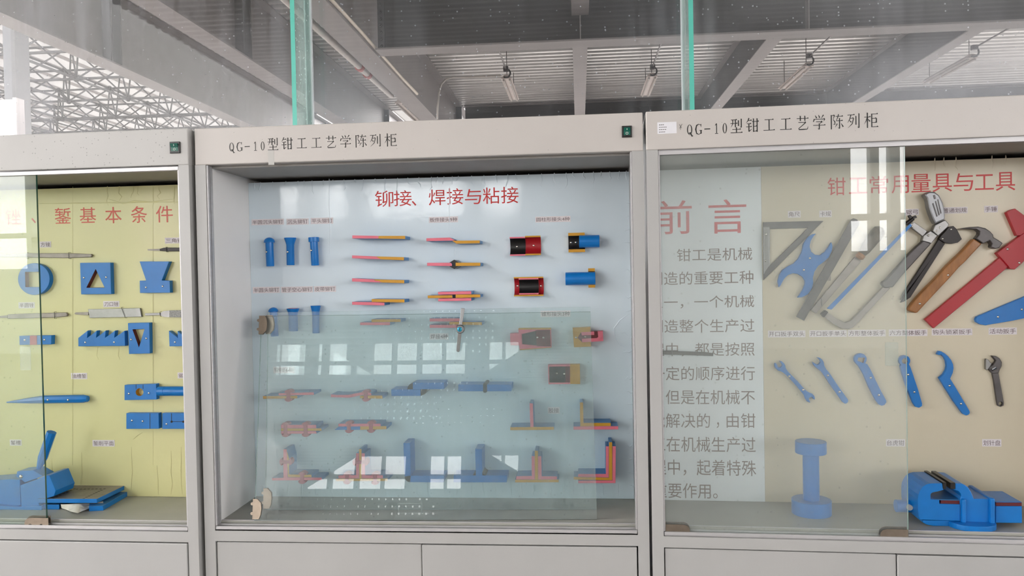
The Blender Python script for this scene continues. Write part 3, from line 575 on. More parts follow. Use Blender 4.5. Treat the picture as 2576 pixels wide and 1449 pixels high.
def loose(label, bl, br, tl, tr, clips, pull=None, lock=False):
    """A door pane lying on its side, leaning back in the cabinet."""
    bl, br, tl, tr = map(Vector, (bl, br, tl, tr)); n = (br-bl).cross(tl-bl).normalized()
    if n.y > 0: n = -n
    th = .005; c = [bl, br, tr, tl]; v = [tuple(p) for p in c]+[tuple(p-n*th) for p in c]
    f = [(0, 1, 2, 3), (7, 6, 5, 4), (0, 4, 5, 1), (1, 5, 6, 2), (2, 6, 7, 3), (3, 7, 4, 0)]
    t = T(MID, 'loose_glass_pane', label, 'glass pane', 'two loose door panes leaning in the middle cabinet'); t.add('pane', (v, f, [0, 0, 1, 1, 1, 1]), ['loose_glass', 'glass_edge_pale'])
    ex = (br-bl).normalized(); ez = (tl-bl); H = ez.length; ez = ez/H
    def on(u, w, d): return bl+ex*u+ez*w+n*d
    for (w0, w1, dn) in clips:
        pr = [(-.004, 0), (.012, 0), (.017, .2), (.019, .5), (.017, .8), (.006, 1)] if dn else [(.006, 0), (.017, .2), (.019, .5), (.017, .8), (.012, 1), (-.004, 1)]
        out = [(-.004, w0)]+[(a, w0+(w1-w0)*b) for a, b in pr]+[(-.004, w1)]
        for d0, d1 in ((.0002, .0017), (-.0069, -.0054)):
            vv = [tuple(on(a, b, d1)) for a, b in out]+[tuple(on(a, b, d0)) for a, b in out]; k = len(out)
            ff = [tuple(range(k)), tuple(range(2*k-1, k-1, -1))]+[(i, i+k, (i+1) % k+k, (i+1) % k) for i in range(k)]
            t.add('corner_clip', (vv, ff, [0]*len(ff)), 'nickel')
        cv = [tuple(on(a, b, d)) for d in (-.0069, .0017) for a, b in ((-.0055, w0), (-.0035, w0), (-.0035, w1), (-.0055, w1))]
        t.add('clip_spine', (cv, [(0, 1, 2, 3), (7, 6, 5, 4), (0, 4, 5, 1), (1, 5, 6, 2), (2, 6, 7, 3), (3, 7, 4, 0)], [0]*6), 'nickel')
        for b in (.28, .76): t.add('roller', lathe([(.0042, 0), (.0042, .003)], on(-.0085, w0+(w1-w0)*b, -.0045), n, 12), 'nickel', smooth='auto')
    def bars(u0, u1, w0, w1, e=.0015):
        gs = []
        for (a, b, c2, d2) in ((u0, u1, w0-e, w0), (u0, u1, w1, w1+e), (u0-e, u0, w0, w1), (u1, u1+e, w0, w1)):
            vv = [tuple(on(x_, y_, d)) for d in (.0001, .0008) for x_, y_ in ((a, c2), (b, c2), (b, d2), (a, d2))]; gs.append((vv, [(3, 2, 1, 0), (4, 5, 6, 7), (0, 1, 5, 4), (1, 2, 6, 5), (2, 3, 7, 6), (3, 0, 4, 7)], [0]*6))
        return join(*gs)
    if pull: t.add('finger_pull', bars(*pull), 'frost')
    t.done(); return on
b1l = MID.z(640, 1310, .927); b1r = MID.z(1502, 1306, .927); t1l = MID.y(657, 795, .178); t1r = MID.y(1485, 784, .178)
on1 = loose('front one of two loose glass panes leaning in the middle cabinet', b1l, b1r, t1l, t1r, [(.004, .058, True), (.522, .577, False)], (.40, .462, .019, .043))
b2l = MID.z(667, 1282, .927); b2r = MID.z(1500, 1281, .927); t2l = MID.y(674, 786, .1925); t2r = MID.y(1485, 772, .1925)
on2 = loose('rear one of two loose glass panes, its top edge standing higher', b2l, b2r, t2l, t2r, [(.003, .06, True), (.505, .56, False)])
# the showcase lock hooked over the rear pane
t = T(MID, 'showcase_lock', 'chromed showcase lock with a blue keyhole clipped on the loose glass pane', 'lock')
Y = .160
def P(px, py, y): return MID.y(px, py, y)
bar = [(1159, 775), (1169, 776), (1166, 797), (1163, 812), (1161, 832), (1152, 832), (1155, 812), (1158, 795)]
t.add('ratchet_bar', prism(MID.poly(bar, Y), Y, Y+.003), 'chrome', bevel=.0006)
c = P(1157, 828, Y-.004); t.add('lock_body', lathe([(.0125, 0), (.0125, .010), (.0105, .013)], (c.x+.001, Y+.004, c.z), (0, -1, 0), 24), 'steel', smooth='auto')
t.add('keyhole', join(lathe([(.007, 0), (.007, .002), (.005, .003)], (c.x, Y-.009, c.z), (0, -1, 0), 16)), 'lock_blue', smooth='auto'); t.add('key_slot', box(c.x-.0008, c.x+.0008, Y-.0125, Y-.011, c.z-.003, c.z+.003), 'black_paint')
t.add('catch_bar', prism(MID.poly([(1152, 838), (1161, 838), (1156, 883), (1153, 886), (1148, 883)], Y), Y-.001, Y+.002), 'steel', bevel=.0006); t.done()
# ------------------------------------------------------------------ exhibits: helpers
def screw(t, fr, px, py, y, r=.0034):
    p = fr.y(px, py, y); t.add('screw', lathe([(r, 0), (r*.85, r*.35), (r*.35, r*.55)], (p.x, y, p.z), (0, -1, 0), 10), 'screw_steel', smooth=True)
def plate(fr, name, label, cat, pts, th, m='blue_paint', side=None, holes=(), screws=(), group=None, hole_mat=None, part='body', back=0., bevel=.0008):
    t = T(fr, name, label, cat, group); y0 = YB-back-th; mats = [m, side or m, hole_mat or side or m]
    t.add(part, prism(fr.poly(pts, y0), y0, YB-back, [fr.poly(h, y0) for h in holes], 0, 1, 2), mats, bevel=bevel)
    for s in screws: screw(t, fr, *s, y0)
    return t
def circ(cx, cy, r, n=28, a0=0., sq=1.): return [(cx+r*math.cos(a0+2*math.pi*k/n), cy+sq*r*math.sin(a0+2*math.pi*k/n)) for k in range(n)]
# ---- middle cabinet: joints
JD = .064; JY = YB-JD
GJ = 'cut-away joint models on the pale blue board'
def joint(label, parts, cv=None, rivets=(), name='joint_model', side='blue_side', fr=MID, d=JD):
    t = T(fr, name, label, 'joint model', GJ); cv = cv or (lambda p: p)
    for q in parts:
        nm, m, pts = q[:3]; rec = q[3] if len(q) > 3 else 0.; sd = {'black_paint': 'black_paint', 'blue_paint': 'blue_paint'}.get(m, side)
        y0 = YB-d+rec; t.add(nm, prism(fr.poly(cv(pts), y0), y0, YB, (), 0, 1), [m, sd], bevel=.0004)
    for r in rivets: rivet(t, fr, cv, *r, d=d)
    t.done(); return t
def rivet(t, fr, cv, x0, y0, x1, y1, w, d=JD):
    """A sectioned rivet with a dome at each end, from (x0,y0) to (x1,y1) in the section plane."""
    a = Vector((x0, y0)); b = Vector((x1, y1)); L_ = (b-a).length; e = (b-a)/L_; k = Vector((-e.y, e.x)); hd = min(L_*.3, w*.75); s = w*.5; pts = []
    for i in range(9): th = math.pi*i/8; pts.append(a+e*(hd-hd*math.sin(th))+k*(w*math.cos(th)))
    pts.append(a+e*hd-k*s); pts.append(b-e*hd-k*s)
    for i in range(9): th = math.pi*i/8; pts.append(b-e*(hd-hd*math.sin(th))-k*(w*math.cos(th)))
    pts.append(b-e*hd+k*s); pts.append(a+e*hd+k*s)
    y = YB-d-.0012; t.add('rivet', prism(fr.poly(cv([tuple(p) for p in pts]), y), y, YB-d+.02), 'rivet_red', bevel=.0006)
zH = zc(860, 570, .1864); pk, og, bk = ('pink_plate', 'pink_paint'), ('orange_plate', 'orange_paint'), ('black_core', 'black_paint')
joint('pink and orange straight butt joint, topmost left of the plate joints', [(*pk, [(140, 118), (495, 125), (490, 162), (140, 160)]), (*og, [(496, 125), (855, 125), (855, 168), (491, 162)])], zH)
joint('pink and orange scarf joint, second down in the left column', [(*pk, [(137, 388), (455, 402), (525, 442), (137, 428)]), (*og, [(456, 402), (838, 412), (838, 455), (526, 442)])], zH)
joint('pink and orange stepped scarf joint, third down in the left column', [(*pk, [(137, 697), (435, 712), (440, 727), (500, 735), (535, 755), (137, 742)]), (*og, [(436, 712), (842, 722), (842, 765), (536, 755), (501, 735), (441, 727)])], zH)
joint('orange plate lapped over a pink plate just above the loose glass', [(*og, [(402, 978), (845, 982), (845, 1025), (402, 1018)]), (*pk, [(137, 1015), (401, 1019), (575, 1027), (575, 1065), (137, 1055)])], zH)
joint('joggled joint of pink and orange plates under the nine-joints label', [(*pk, [(1140, 157), (1455, 147), (1530, 185), (1485, 190), (1140, 197)]), (*og, [(1486, 191), (1862, 186), (1862, 226), (1548, 231)])], zH)
joint('pink and orange plates clasped by a black diamond core', [(*pk, [(1150, 488), (1475, 488), (1488, 510), (1485, 533), (1150, 530)]), ('black_core', 'black_paint', [(1450, 487), (1515, 447), (1580, 487), (1580, 532), (1515, 573), (1450, 535)], .006), (*og, [(1535, 487), (1870, 487), (1870, 530), (1535, 532)])], zH)
joint('double-strap joint of pink and orange plates above the showcase lock', [(*pk, [(1295, 882), (1745, 870), (1748, 912), (1300, 920)]), (*og, [(1157, 930), (1490, 925), (1494, 962), (1160, 968)]), ('black_core', 'black_paint', [(1485, 915), (1540, 915), (1540, 965), (1485, 965)], .01), (*og, [(1535, 918), (1868, 915), (1868, 955), (1535, 962)]), (*pk, [(1300, 971), (1748, 963), (1748, 1000), (1300, 1008)])], zH)
joint('lapped pink and orange joint half hidden by the loose glass top edge', [(*og, [(400, 1252), (795, 1250), (795, 1288), (400, 1290)]), (*pk, [(245, 1294), (650, 1291), (650, 1330), (245, 1330)])], zH)
joint('forked pink joint with an orange tongue behind the showcase lock', [(*pk, [(1185, 1240), (1590, 1238), (1590, 1281), (1185, 1281)]), (*og, [(1450, 1285), (1890, 1290), (1890, 1330), (1450, 1322)]), (*pk, [(1185, 1326), (1560, 1326), (1560, 1367), (1185, 1367)])], zH)
zJ = zc(630, 930, .1475); zK = zc(630, 1090, .1475)
joint('orange and pink lap joint with one rivet, left behind the loose glass', [(*og, [(210, 450), (800, 446), (800, 490), (215, 498)]), (*pk, [(480, 400), (1080, 385), (1085, 430), (480, 440)])], zJ, [(645, 340, 645, 548, 70)])
joint('bent pink plate riveted onto an orange plate behind the loose glass', [(*pk, [(1370, 420), (1500, 430), (1680, 428), (1800, 402), (1900, 383), (2010, 380), (2060, 398), (2065, 438), (1900, 432), (1800, 455), (1690, 478), (1370, 470)]), (*og, [(1865, 442), (2250, 440), (2255, 495), (1870, 490)])], zJ, [(1965, 345, 1965, 548, 68)])
joint('orange plate between two pink straps with two rivets', [(*pk, [(520, 940), (1120, 940), (1125, 998), (520, 998)]), (*og, [(520, 1000), (1210, 1000), (1215, 1042), (520, 1046)]), (*pk, [(520, 1048), (1120, 1048), (1130, 1090), (520, 1095)])], zJ, [(595, 895, 595, 1152, 66), (935, 895, 940, 1150, 68)])
joint('pink strap riveted across a blue and an orange plate', [(*pk, [(1500, 920), (2220, 920), (2225, 966), (1500, 970)]), ('blue_plate', 'blue_paint', [(1430, 1027), (1500, 974), (1868, 972), (1868, 1026)]), (*og, [(1870, 968), (2320, 962), (2320, 1016), (1870, 1026)])], zJ, [(1675, 880, 1678, 1084, 66), (2055, 872, 2052, 1080, 68)])
joint('riveted corner joint of pink and orange plates at lower left', [(*pk, [(560, 270), (618, 270), (628, 560), (634, 752), (1215, 756), (1220, 800), (370, 805), (365, 765), (562, 757)]), (*og, [(620, 290), (655, 420), (660, 702), (1040, 706), (1045, 752), (637, 750)])], zK, [(490, 490, 706, 490, 62), (880, 660, 878, 866, 68)])
joint('riveted tee joint of pink and orange plates at lower left', [(*og, [(1455, 772), (2340, 770), (2340, 815), (1455, 815)]), (*pk, [(1500, 715), (1800, 713), (1800, 340), (1848, 340), (1853, 769), (1500, 769)]), (*og, [(1850, 270), (1895, 270), (1897, 769), (1855, 769)]), (*pk, [(1897, 340), (1950, 340), (1957, 712), (2260, 715), (2260, 767), (1899, 769)])], zK, [(1740, 493, 2006, 493, 64), (1645, 665, 1643, 872, 66), (2125, 668, 2123, 882, 66)])
zL = zc(970, 930, .132); zM = zc(990, 1080, .1203); bl_, wb = ('blue_plate', 'blue_paint'), ('weld_bead', 'black_paint')
joint('blue stepped lap plates with two black welds behind the loose glass', [(*bl_, [(520, 250), (1110, 245), (1110, 370), (520, 374)]), (*bl_, [(105, 376), (665, 376), (665, 500), (110, 500)]), (*wb, [(415, 378), (420, 330), (450, 285), (520, 250), (520, 378)], .002), (*wb, [(668, 372), (790, 372), (770, 430), (740, 470), (668, 498)], .002)], zL)
joint('blue bar with one black butt weld across it', [(*bl_, [(1383, 285), (1858, 285), (1858, 412), (1383, 412)]), (*bl_, [(1932, 285), (2395, 285), (2395, 412), (1932, 412)]), (*wb, [(1858, 290), (1865, 262), (1895, 250), (1922, 262), (1932, 290), (1932, 405), (1922, 432), (1895, 442), (1865, 432), (1858, 405)], -.001)], zL)
joint('blue corner joint with a black weld at its foot', [(*bl_, [(205, 290), (345, 285), (360, 968), (230, 985)]), (*bl_, [(358, 970), (1060, 970), (1045, 1110), (346, 1106)]), (*wb, [(228, 990), (357, 968), (345, 1106), (300, 1098), (258, 1068), (235, 1030)], .001)], zM)
joint('blue tee joint with two small black fillet welds', [(*bl_, [(1255, 968), (2375, 965), (2365, 1110), (1255, 1110)]), (*bl_, [(1705, 410), (1850, 410), (1855, 965), (1720, 967)]), (*wb, [(1650, 968), (1685, 945), (1720, 900), (1720, 968)], .001), (*wb, [(1850, 895), (1885, 940), (1935, 966), (1853, 966)], .001)], zM)
zN = zc(1270, 990, .1657)
joint('glued tee of a pink upright on an orange base', [(*og, [(82, 510), (745, 505), (745, 552), (82, 557)]), (*pk, [(375, 145), (425, 150), (437, 507), (385, 509)])], zN)
joint('glued orange angle on a pink base beside the glass edge', [(*pk, [(1040, 500), (1720, 495), (1722, 545), (1042, 550)]), (*og, [(1138, 135), (1188, 135), (1195, 445), (1608, 445), (1610, 494), (1145, 499)])], zN)
joint('glued tee of pink angles around an orange core', [(*og, [(155, 1307), (818, 1305), (818, 1348), (155, 1350)]), (*pk, [(405, 948), (453, 950), (455, 1305), (170, 1305), (175, 1255), (408, 1250)]), (*pk, [(505, 950), (553, 952), (560, 1255), (790, 1258), (792, 1304), (507, 1305)]), (*og, [(454, 865), (503, 870), (506, 1305), (456, 1305)])], zN)
joint('glued corner of three layered angles at the lower right', [(*pk, [(1633, 800), (1685, 800), (1680, 1360), (1115, 1362), (1113, 1322), (1634, 1319)]), (*og, [(1581, 738), (1630, 738), (1632, 1318), (1045, 1308), (1045, 1264), (1578, 1277)]), (*pk, [(1533, 800), (1580, 800), (1576, 1275), (1110, 1263), (1115, 1220), (1533, 1220)])], zN)
# ---- middle cabinet: pipe and cone joints
def half_pipe(t, fr, px0, px1, pyt, pyb, rim, mi, mr, y_open, nm='shell'):
    """Half a tube lying along x, its open side facing out."""
    yo = y_open; a = fr.y(px0, (pyt+pyb)/2, yo); b = fr.y(px1, (pyt+pyb)/2, yo); zt = fr.y((px0+px1)/2, pyt, yo).z; zb = fr.y((px0+px1)/2, pyb, yo).z
    cz = (zt+zb)/2; R = (zt-zb)/2; r = R-rim; n = 14; v = []; f = []; m = []
    sq = min(1., (YB-yo)/R)
    for x in (a.x, b.x):
        for rr in (R, r):
            for k in range(n+1): th = math.pi*k/n; v.append((x, yo+rr*math.sin(th)*sq, cz+rr*math.cos(th)))
    q = n+1
    for k in range(n):
        f.append((k, k+1, 2*q+k+1, 2*q+k)); m.append(2); f.append((q+k+1, q+k, 3*q+k, 3*q+k+1)); m.append(0)
        f.append((k+1, k, q+k, q+k+1)); m.append(1); f.append((2*q+k, 2*q+k+1, 3*q+k+1, 3*q+k)); m.append(1)
    f.append((0, 2*q, 3*q, q)); m.append(1); f.append((n, q+n, 3*q+n, 2*q+n)); m.append(1)
    t.add(nm, (v, f, m), [mi, mr, 'blue_side'], smooth='auto'); return cz, R, yo+r*sq
zG = zc(1260, 570, .1311); Q = lambda x, y: zG([(x, y)])[0]
yo = YB-.030
t = T(MID, 'joint_model', 'open half pipe, black and red inside, under the four-joints label', 'joint model', GJ)
a = Q(170, 190); b = Q(465, 560); half_pipe(t, MID, a[0], b[0], a[1]+1, b[1], .0042, 'black_paint', 'pink_paint', yo); a2 = Q(466, 175); b2 = Q(762, 548); half_pipe(t, MID, a2[0], b2[0], a2[1], b2[1], .0042, 'red_paint', 'orange_paint', yo)
for p in ((308, 385), (630, 362)): screw(t, MID, *Q(*p), YB-.0055)
t.done()
t = T(MID, 'joint_model', 'open half pipe with a black lining between red ends', 'joint model', GJ)
a = Q(250, 965); b = Q(815, 1335); half_pipe(t, MID, a[0], b[0], a[1], b[1], .0038, 'red_paint', 'orange_paint', yo); a = Q(345, 990); b = Q(720, 1302); half_pipe(t, MID, a[0], b[0], a[1], b[1], .0038, 'black_paint', 'pink_paint', yo-.0005, 'lining')
for p in ((322, 1138), (768, 1138)): screw(t, MID, *Q(*p), YB-.0055)
t.done()
def convex(t, fr, px0, px1, pyt, pyb, y_back, m, nm='bar'):
    yc = (YB+y_back)/2; a = fr.y(px0, (pyt+pyb)/2, y_back); b = fr.y(px1, (pyt+pyb)/2, y_back); zt = fr.y(px0, pyt, y_back).z; zb = fr.y(px0, pyb, y_back).z; r = (zt-zb)/2
    t.add(nm, lathe([(r-.0008, 0), (r, .0008), (r, b.x-a.x-.0008), (r-.0008, b.x-a.x)], (a.x, y_back, (zt+zb)/2), (1, 0, 0), 28), m, smooth='auto')
t = T(MID, 'joint_model', 'blue bar plugged into an orange socket with black lining', 'joint model', GJ)
a = Q(1295, 118); b = Q(1612, 492); half_pipe(t, MID, a[0], b[0], a[1], b[1], .0086, 'black_paint', 'orange_paint', YB-.026, 'socket'); a = Q(1502, 168); b = Q(1890, 408); convex(t, MID, a[0], b[0], a[1], b[1], YB-.024, 'blue_paint')
for p in ((1345, 308), (1438, 303)): screw(t, MID, *Q(*p), YB-.0095)
t.done()
t = T(MID, 'joint_model', 'blue bar ending in a short orange collar', 'joint model', GJ)
a = Q(1240, 878); b = Q(1812, 1128); convex(t, MID, a[0], b[0], a[1], b[1], YB-.024, 'blue_paint'); a = Q(1678, 800); b = Q(1806, 1172); half_pipe(t, MID, a[0], b[0], a[1], b[1], .0085, 'orange_paint', 'orange_paint', YB-.026, 'collar'); t.done()
zI = zc(1260, 800, .1242)
t = T(MID, 'joint_model', 'pink taper joint with a black cone and brown socket behind the glass', 'joint model', GJ); d0 = YB-.03
inner = [(420, 325), (700, 262), (705, 245), (1000, 238), (1010, 582), (728, 572), (725, 560), (430, 532)]
t.add('pink_body', prism(MID.poly(zI([(185, 318), (360, 310), (355, 235), (1010, 232), (1020, 590), (380, 632), (370, 555), (195, 550)]), d0), d0, YB, [MID.poly(zI(inner), d0)], 0, 1), ['pink_paint', 'pink_paint'])
t.add('orange_band', prism(MID.poly(zI([(355, 213), (1010, 208), (1010, 231), (355, 234)]), d0), d0, YB), 'orange_paint'); t.add('orange_band', prism(MID.poly(zI([(380, 634), (1020, 592), (1022, 600), (382, 652)]), d0), d0, YB), 'orange_paint')
t.add('black_cone', prism(MID.poly(zI([(415, 320), (704, 255), (728, 566), (428, 538)]), d0+.01), d0+.01, YB), 'black_paint'); t.add('brown_socket', prism(MID.poly(zI([(705, 235), (1005, 230), (1015, 590), (728, 580)]), d0+.006), d0+.006, YB), 'dark_red')
for p in ((740, 395), (862, 397)): screw(t, MID, *zI([p])[0], d0+.006)
t.done()
t = T(MID, 'joint_model', 'orange block with a pink forked arm and dark red arrow slot', 'joint model', GJ)
t.add('orange_block', prism(MID.poly(zI([(1455, 205), (1810, 187), (1825, 577), (1480, 592)]), d0), d0, YB), 'orange_paint')
t.add('pink_arm', prism(MID.poly(zI([(1625, 285), (1640, 350), (1890, 345), (1893, 278), (1960, 273), (2065, 265), (2075, 467), (1640, 492), (1638, 420), (1945, 405), (1972, 385), (1960, 278)]), d0-.003), d0-.003, d0+.012) if False else join(prism(MID.poly(zI([(1625, 287), (1890, 278), (1890, 345), (1640, 352)]), d0-.003), d0-.003, YB), prism(MID.poly(zI([(1640, 422), (1945, 407), (1972, 385), (1960, 272), (2065, 265), (2075, 467), (1645, 492)]), d0-.003), d0-.003, YB)), 'pink_paint')
t.add('dark_slot', prism(MID.poly(zI([(1550, 402), (1622, 292), (1642, 350), (1892, 345), (1892, 276), (1960, 273), (1972, 385), (1942, 406), (1640, 422), (1646, 490)]), d0-.001), d0-.001, YB), 'dark_red'); screw(t, MID, *zI([(1710, 380)])[0], d0-.001); screw(t, MID, *zI([(1525, 397)])[0], d0); t.done()
t = T(MID, 'joint_model', 'orange and black block with pink edges below the taper joints', 'joint model', GJ)
t.add('pink_frame', prism(MID.poly(zI([(955, 955), (1398, 948), (1402, 1338), (965, 1342)]), d0), d0, YB, [MID.poly(zI([(975, 985), (1395, 980), (1398, 1308), (980, 1312)]), d0)]), 'pink_paint'); t.add('orange_block', prism(MID.poly(zI([(1400, 948), (1600, 945), (1606, 1336), (1404, 1338)]), d0), d0, YB), 'orange_paint')
t.add('black_core', prism(MID.poly(zI([(970, 980), (1300, 980), (1310, 1315), (975, 1315)]), d0+.006), d0+.006, YB), 'black_paint'); t.add('brown_liner', prism(MID.poly(zI([(1302, 980), (1397, 978), (1400, 1310), (1312, 1312)]), d0+.008), d0+.008, YB), 'dark_red')
for p in ((1135, 1118), (1285, 1130)): screw(t, MID, *zI([p])[0], d0+.006)
t.done()
# ---- middle cabinet: rivets
def rivet_model(label, top, bot, prof, m='blue_paint', sc=None, bore=None):
    y = YB-.018; a = MID.y(*top, y); b = MID.y(*bot, y); ax = a-b; L_ = ax.length; k = 2.24/1950
    t = T(MID, 'rivet_model', label, 'rivet model', 'blue rivet models at upper left of the pale blue board'); t.add('body', lathe([(max(r*k, .0002), u*L_) for r, u in prof], b, ax, 28), m, smooth='auto')
    if bore: t.add('bore', lathe([(bore*k, 0), (bore*k, .0006)], a, ax, 24), 'crimson')
    if sc: p = MID.y(*sc, y); t.add('screw', lathe([(.0034, 0), (.003, .0012), (.001, .002)], (p.x, y-10.2*k, p.z), (0, -1, 0), 10), 'screw_steel', smooth=True)
    t.done()
rivet_model('blue rivet with a round mushroom head in the upper row', (677, 597), (680, 670), [(9.6, 0), (10.2, .02), (10.2, .82), (14, .82), (13.6, .88), (11, .94), (6, .985), (.3, 1)], sc=(674, 634))
rivet_model('blue rivet with a flared countersunk head in the upper row', (730, 598), (731, 667), [(9.4, 0), (10, .02), (10, .74), (11.5, .82), (15, .95), (15.4, 1)], sc=(727, 634))
rivet_model('blue rivet with a flat cylindrical head in the upper row', (789, 597), (793, 668), [(9.4, 0), (10, .02), (10, .84), (13.6, .84), (13.8, .86), (13.8, .99), (13.2, 1)], sc=(786, 630))
rivet_model('blue round-head rivet half hidden by the clip of the loose glass', (687, 773), (691, 846), [(9.4, 0), (10, .02), (10, .85), (13, .85), (12.5, .9), (9, .96), (4, .99), (.3, 1)])
rivet_model('short hollow blue rivet with a red bore in the lower row', (737, 776), (738, 833), [(11, 0), (12, .03), (12, .78), (13.5, .86), (16, .95), (16, 1)], bore=12.5)
rivet_model('blue belt rivet with a flared head in the lower row', (794, 769), (795, 838), [(8.6, 0), (9.2, .02), (9.2, .6), (10, .8), (12.5, .95), (13, 1)])
# ---- left cabinet
zA = zc(0, 400, .345); zB = zc(0, 850, .4135); GL = 'blue plate models on the yellow board'; PT = .017
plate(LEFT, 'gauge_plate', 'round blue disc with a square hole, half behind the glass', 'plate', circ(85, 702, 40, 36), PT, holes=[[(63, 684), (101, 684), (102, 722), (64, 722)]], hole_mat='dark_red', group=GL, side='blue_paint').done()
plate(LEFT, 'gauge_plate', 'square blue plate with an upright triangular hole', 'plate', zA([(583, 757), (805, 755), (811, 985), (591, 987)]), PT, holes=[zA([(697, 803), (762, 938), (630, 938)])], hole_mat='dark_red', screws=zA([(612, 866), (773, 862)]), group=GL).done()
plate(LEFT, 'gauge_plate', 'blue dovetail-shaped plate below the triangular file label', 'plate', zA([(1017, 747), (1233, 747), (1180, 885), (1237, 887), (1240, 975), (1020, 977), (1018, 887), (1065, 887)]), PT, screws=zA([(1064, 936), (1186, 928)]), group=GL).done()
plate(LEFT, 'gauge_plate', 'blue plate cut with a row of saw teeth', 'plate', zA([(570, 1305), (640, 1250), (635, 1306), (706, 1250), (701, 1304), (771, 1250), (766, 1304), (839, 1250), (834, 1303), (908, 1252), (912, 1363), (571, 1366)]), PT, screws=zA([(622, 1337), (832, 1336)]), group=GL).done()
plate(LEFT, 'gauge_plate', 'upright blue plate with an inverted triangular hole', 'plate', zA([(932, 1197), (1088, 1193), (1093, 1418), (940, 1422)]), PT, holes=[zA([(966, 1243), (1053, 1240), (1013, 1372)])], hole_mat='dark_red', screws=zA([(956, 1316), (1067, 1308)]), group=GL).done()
plate(LEFT, 'gauge_plate', 'blue toothed plate cut off by the right frame of the left cabinet', 'plate', zA([(1231, 1252), (1297, 1304), (1294, 1254), (1365, 1308), (1362, 1256), (1395, 1262), (1395, 1364), (1235, 1366)]), PT, screws=zA([(1276, 1336)]), group=GL).done()
t = plate(LEFT, 'gauge_plate', 'narrow blue plate with a reddish middle, half behind the glass', 'plate', zA([(140, 1290), (375, 1286), (373, 1352), (142, 1356)]), PT, screws=zA([(180, 1320), (324, 1318)]), group=GL); t.add('red_inlay', prism(LEFT.poly(zA([(217, 1289), (268, 1288), (268, 1354), (217, 1355)]), YB-PT-.0008), YB-PT-.0008, YB-PT+.004), 'rivet_red'); t.done()
t = plate(LEFT, 'gauge_plate', 'blue plate with a round hole and slot lines', 'plate', zB([(757, 287), (950, 280), (953, 375), (757, 379)]), PT, holes=[circ(351, 986.5, 9.6, 24)], hole_mat='orange_paint', screws=zB([(784, 339), (906, 336)]), group=GL)
t.add('slot_line', join(*[prism(LEFT.poly(zB([(x0, 284), (x0+3, 284), (x0+3, 310), (x0, 310)]), YB-PT-.0003), YB-PT-.0003, YB-PT) for x0 in (826, 869)]), 'dark_gap'); t.done()
t = plate(LEFT, 'gauge_plate', 'blue rectangular plate scribed near its right end', 'plate', zB([(768, 458), (965, 458), (967, 553), (768, 554)]), PT, screws=zB([(803, 503), (868, 507)]), group=GL); t.add('scribed_line', prism(LEFT.poly(zB([(911, 459), (914, 459), (914, 553), (911, 553)]), YB-PT-.0003), YB-PT-.0003, YB-PT), 'dark_gap'); t.done()
t = plate(LEFT, 'gauge_plate', 'blue plate with drilled slot ends, cut off by the frame', 'plate', zB([(987, 458), (1190, 458), (1190, 553), (987, 554)]), PT, screws=zB([(1013, 524)]), group=GL)
t.add('drilled_slot', join(*[prism(LEFT.poly(zB(c), YB-PT-.0003), YB-PT-.0003, YB-PT) for c in (circ(1044, 510, 7, 12), circ(1115, 510, 7, 12), [(1044, 508), (1115, 508), (1115, 511), (1044, 511)], [(1042, 459), (1045, 459), (1045, 508), (1042, 508)])]), 'dark_gap'); t.done()
def bar_x(t, fr, nm, px0, px1, pyt, pyb, m, prof=None, n=24, y=None):
    y = YB-.014 if y is None else y; a = fr.y(px0, (pyt+pyb)/2, y); b = fr.y(px1, (pyt+pyb)/2, y); r = (fr.y(px0, pyt, y).z-fr.y(px0, pyb, y).z)/2; d = b-a; L_ = d.length
    return t.add(nm, lathe([(r*u, L_*w) for u, w in (prof or [(1, 0), (1, 1)])], a, d, n), m, smooth='auto')
t = T(LEFT, 'round_bar', 'round blue bar with a scribed ring beside the frame', 'bar'); bar_x(t, LEFT, 'bar', 396, 474, 972, 996, 'blue_paint', [(.7, 0), (1, .04), (1, .24), (.96, .245), (.96, .255), (1, .26), (1, 1)]); t.done()
t = T(LEFT, 'chisel', 'blue oil-groove chisel with a long tapering tip, under its label', 'chisel'); y = YB-.014
a = LEFT.y(110, 1005, y); b = LEFT.y(221, 1003, y); r = .0125
t.add('shank', lathe([(r, 0), (r, (b-a).length*.9), (r*.75, (b-a).length)], a, b-a, 8), 'blue_paint', smooth='auto'); tip = LEFT.y(17, 1012, y); t.add('taper', lathe([(r, 0), (r*.75, (tip-a).length*.35), (.002, (tip-a).length)], a, tip-a, 8), 'blue_paint', smooth='auto')
screw(t, LEFT, 120, 1006, y-r); screw(t, LEFT, 171, 1006, y-r); t.done()
GF = 'files tied to the yellow board'
def ties(t, fr, xs, pyt, pyb, y, m='black_steel'):
    for x in xs:
        a = fr.y(x, pyt-1.5, y-.001); b = fr.y(x+1, pyb+1.5, y-.001); t.add('wire_tie', sweep([a+Vector((0, .012, 0)), a+Vector((0, -.001, 0)), b+Vector((0, -.001, 0)), b+Vector((0, .012, 0))], .0007, 5), m)
t = T(LEFT, 'file', 'grey square file below the square-file label', 'file', GF); t.add('blade', prism(LEFT.poly([(-40, 642), (60, 637), (165, 637), (229, 639), (231, 643), (228, 647), (165, 649), (60, 647), (-40, 646)], YB-.009), YB-.009, YB), 'file_steel', bevel=.0015); ties(t, LEFT, (66, 173), 637, 649, YB-.009); t.done()
t = T(LEFT, 'file', 'dark triangular file cut off by the right frame of the left cabinet', 'file', GF); t.add('tang', prism(LEFT.poly([(371, 627), (402, 626), (402, 631), (372, 630)], YB-.006), YB-.006, YB), 'file_steel'); t.add('blade', prism(LEFT.poly([(402, 626), (412, 623), (476, 623), (476, 632), (412, 632), (402, 631)], YB-.008), YB-.008, YB), 'black_steel', bevel=.0015); ties(t, LEFT, (418,), 623, 632, YB-.008); t.done()
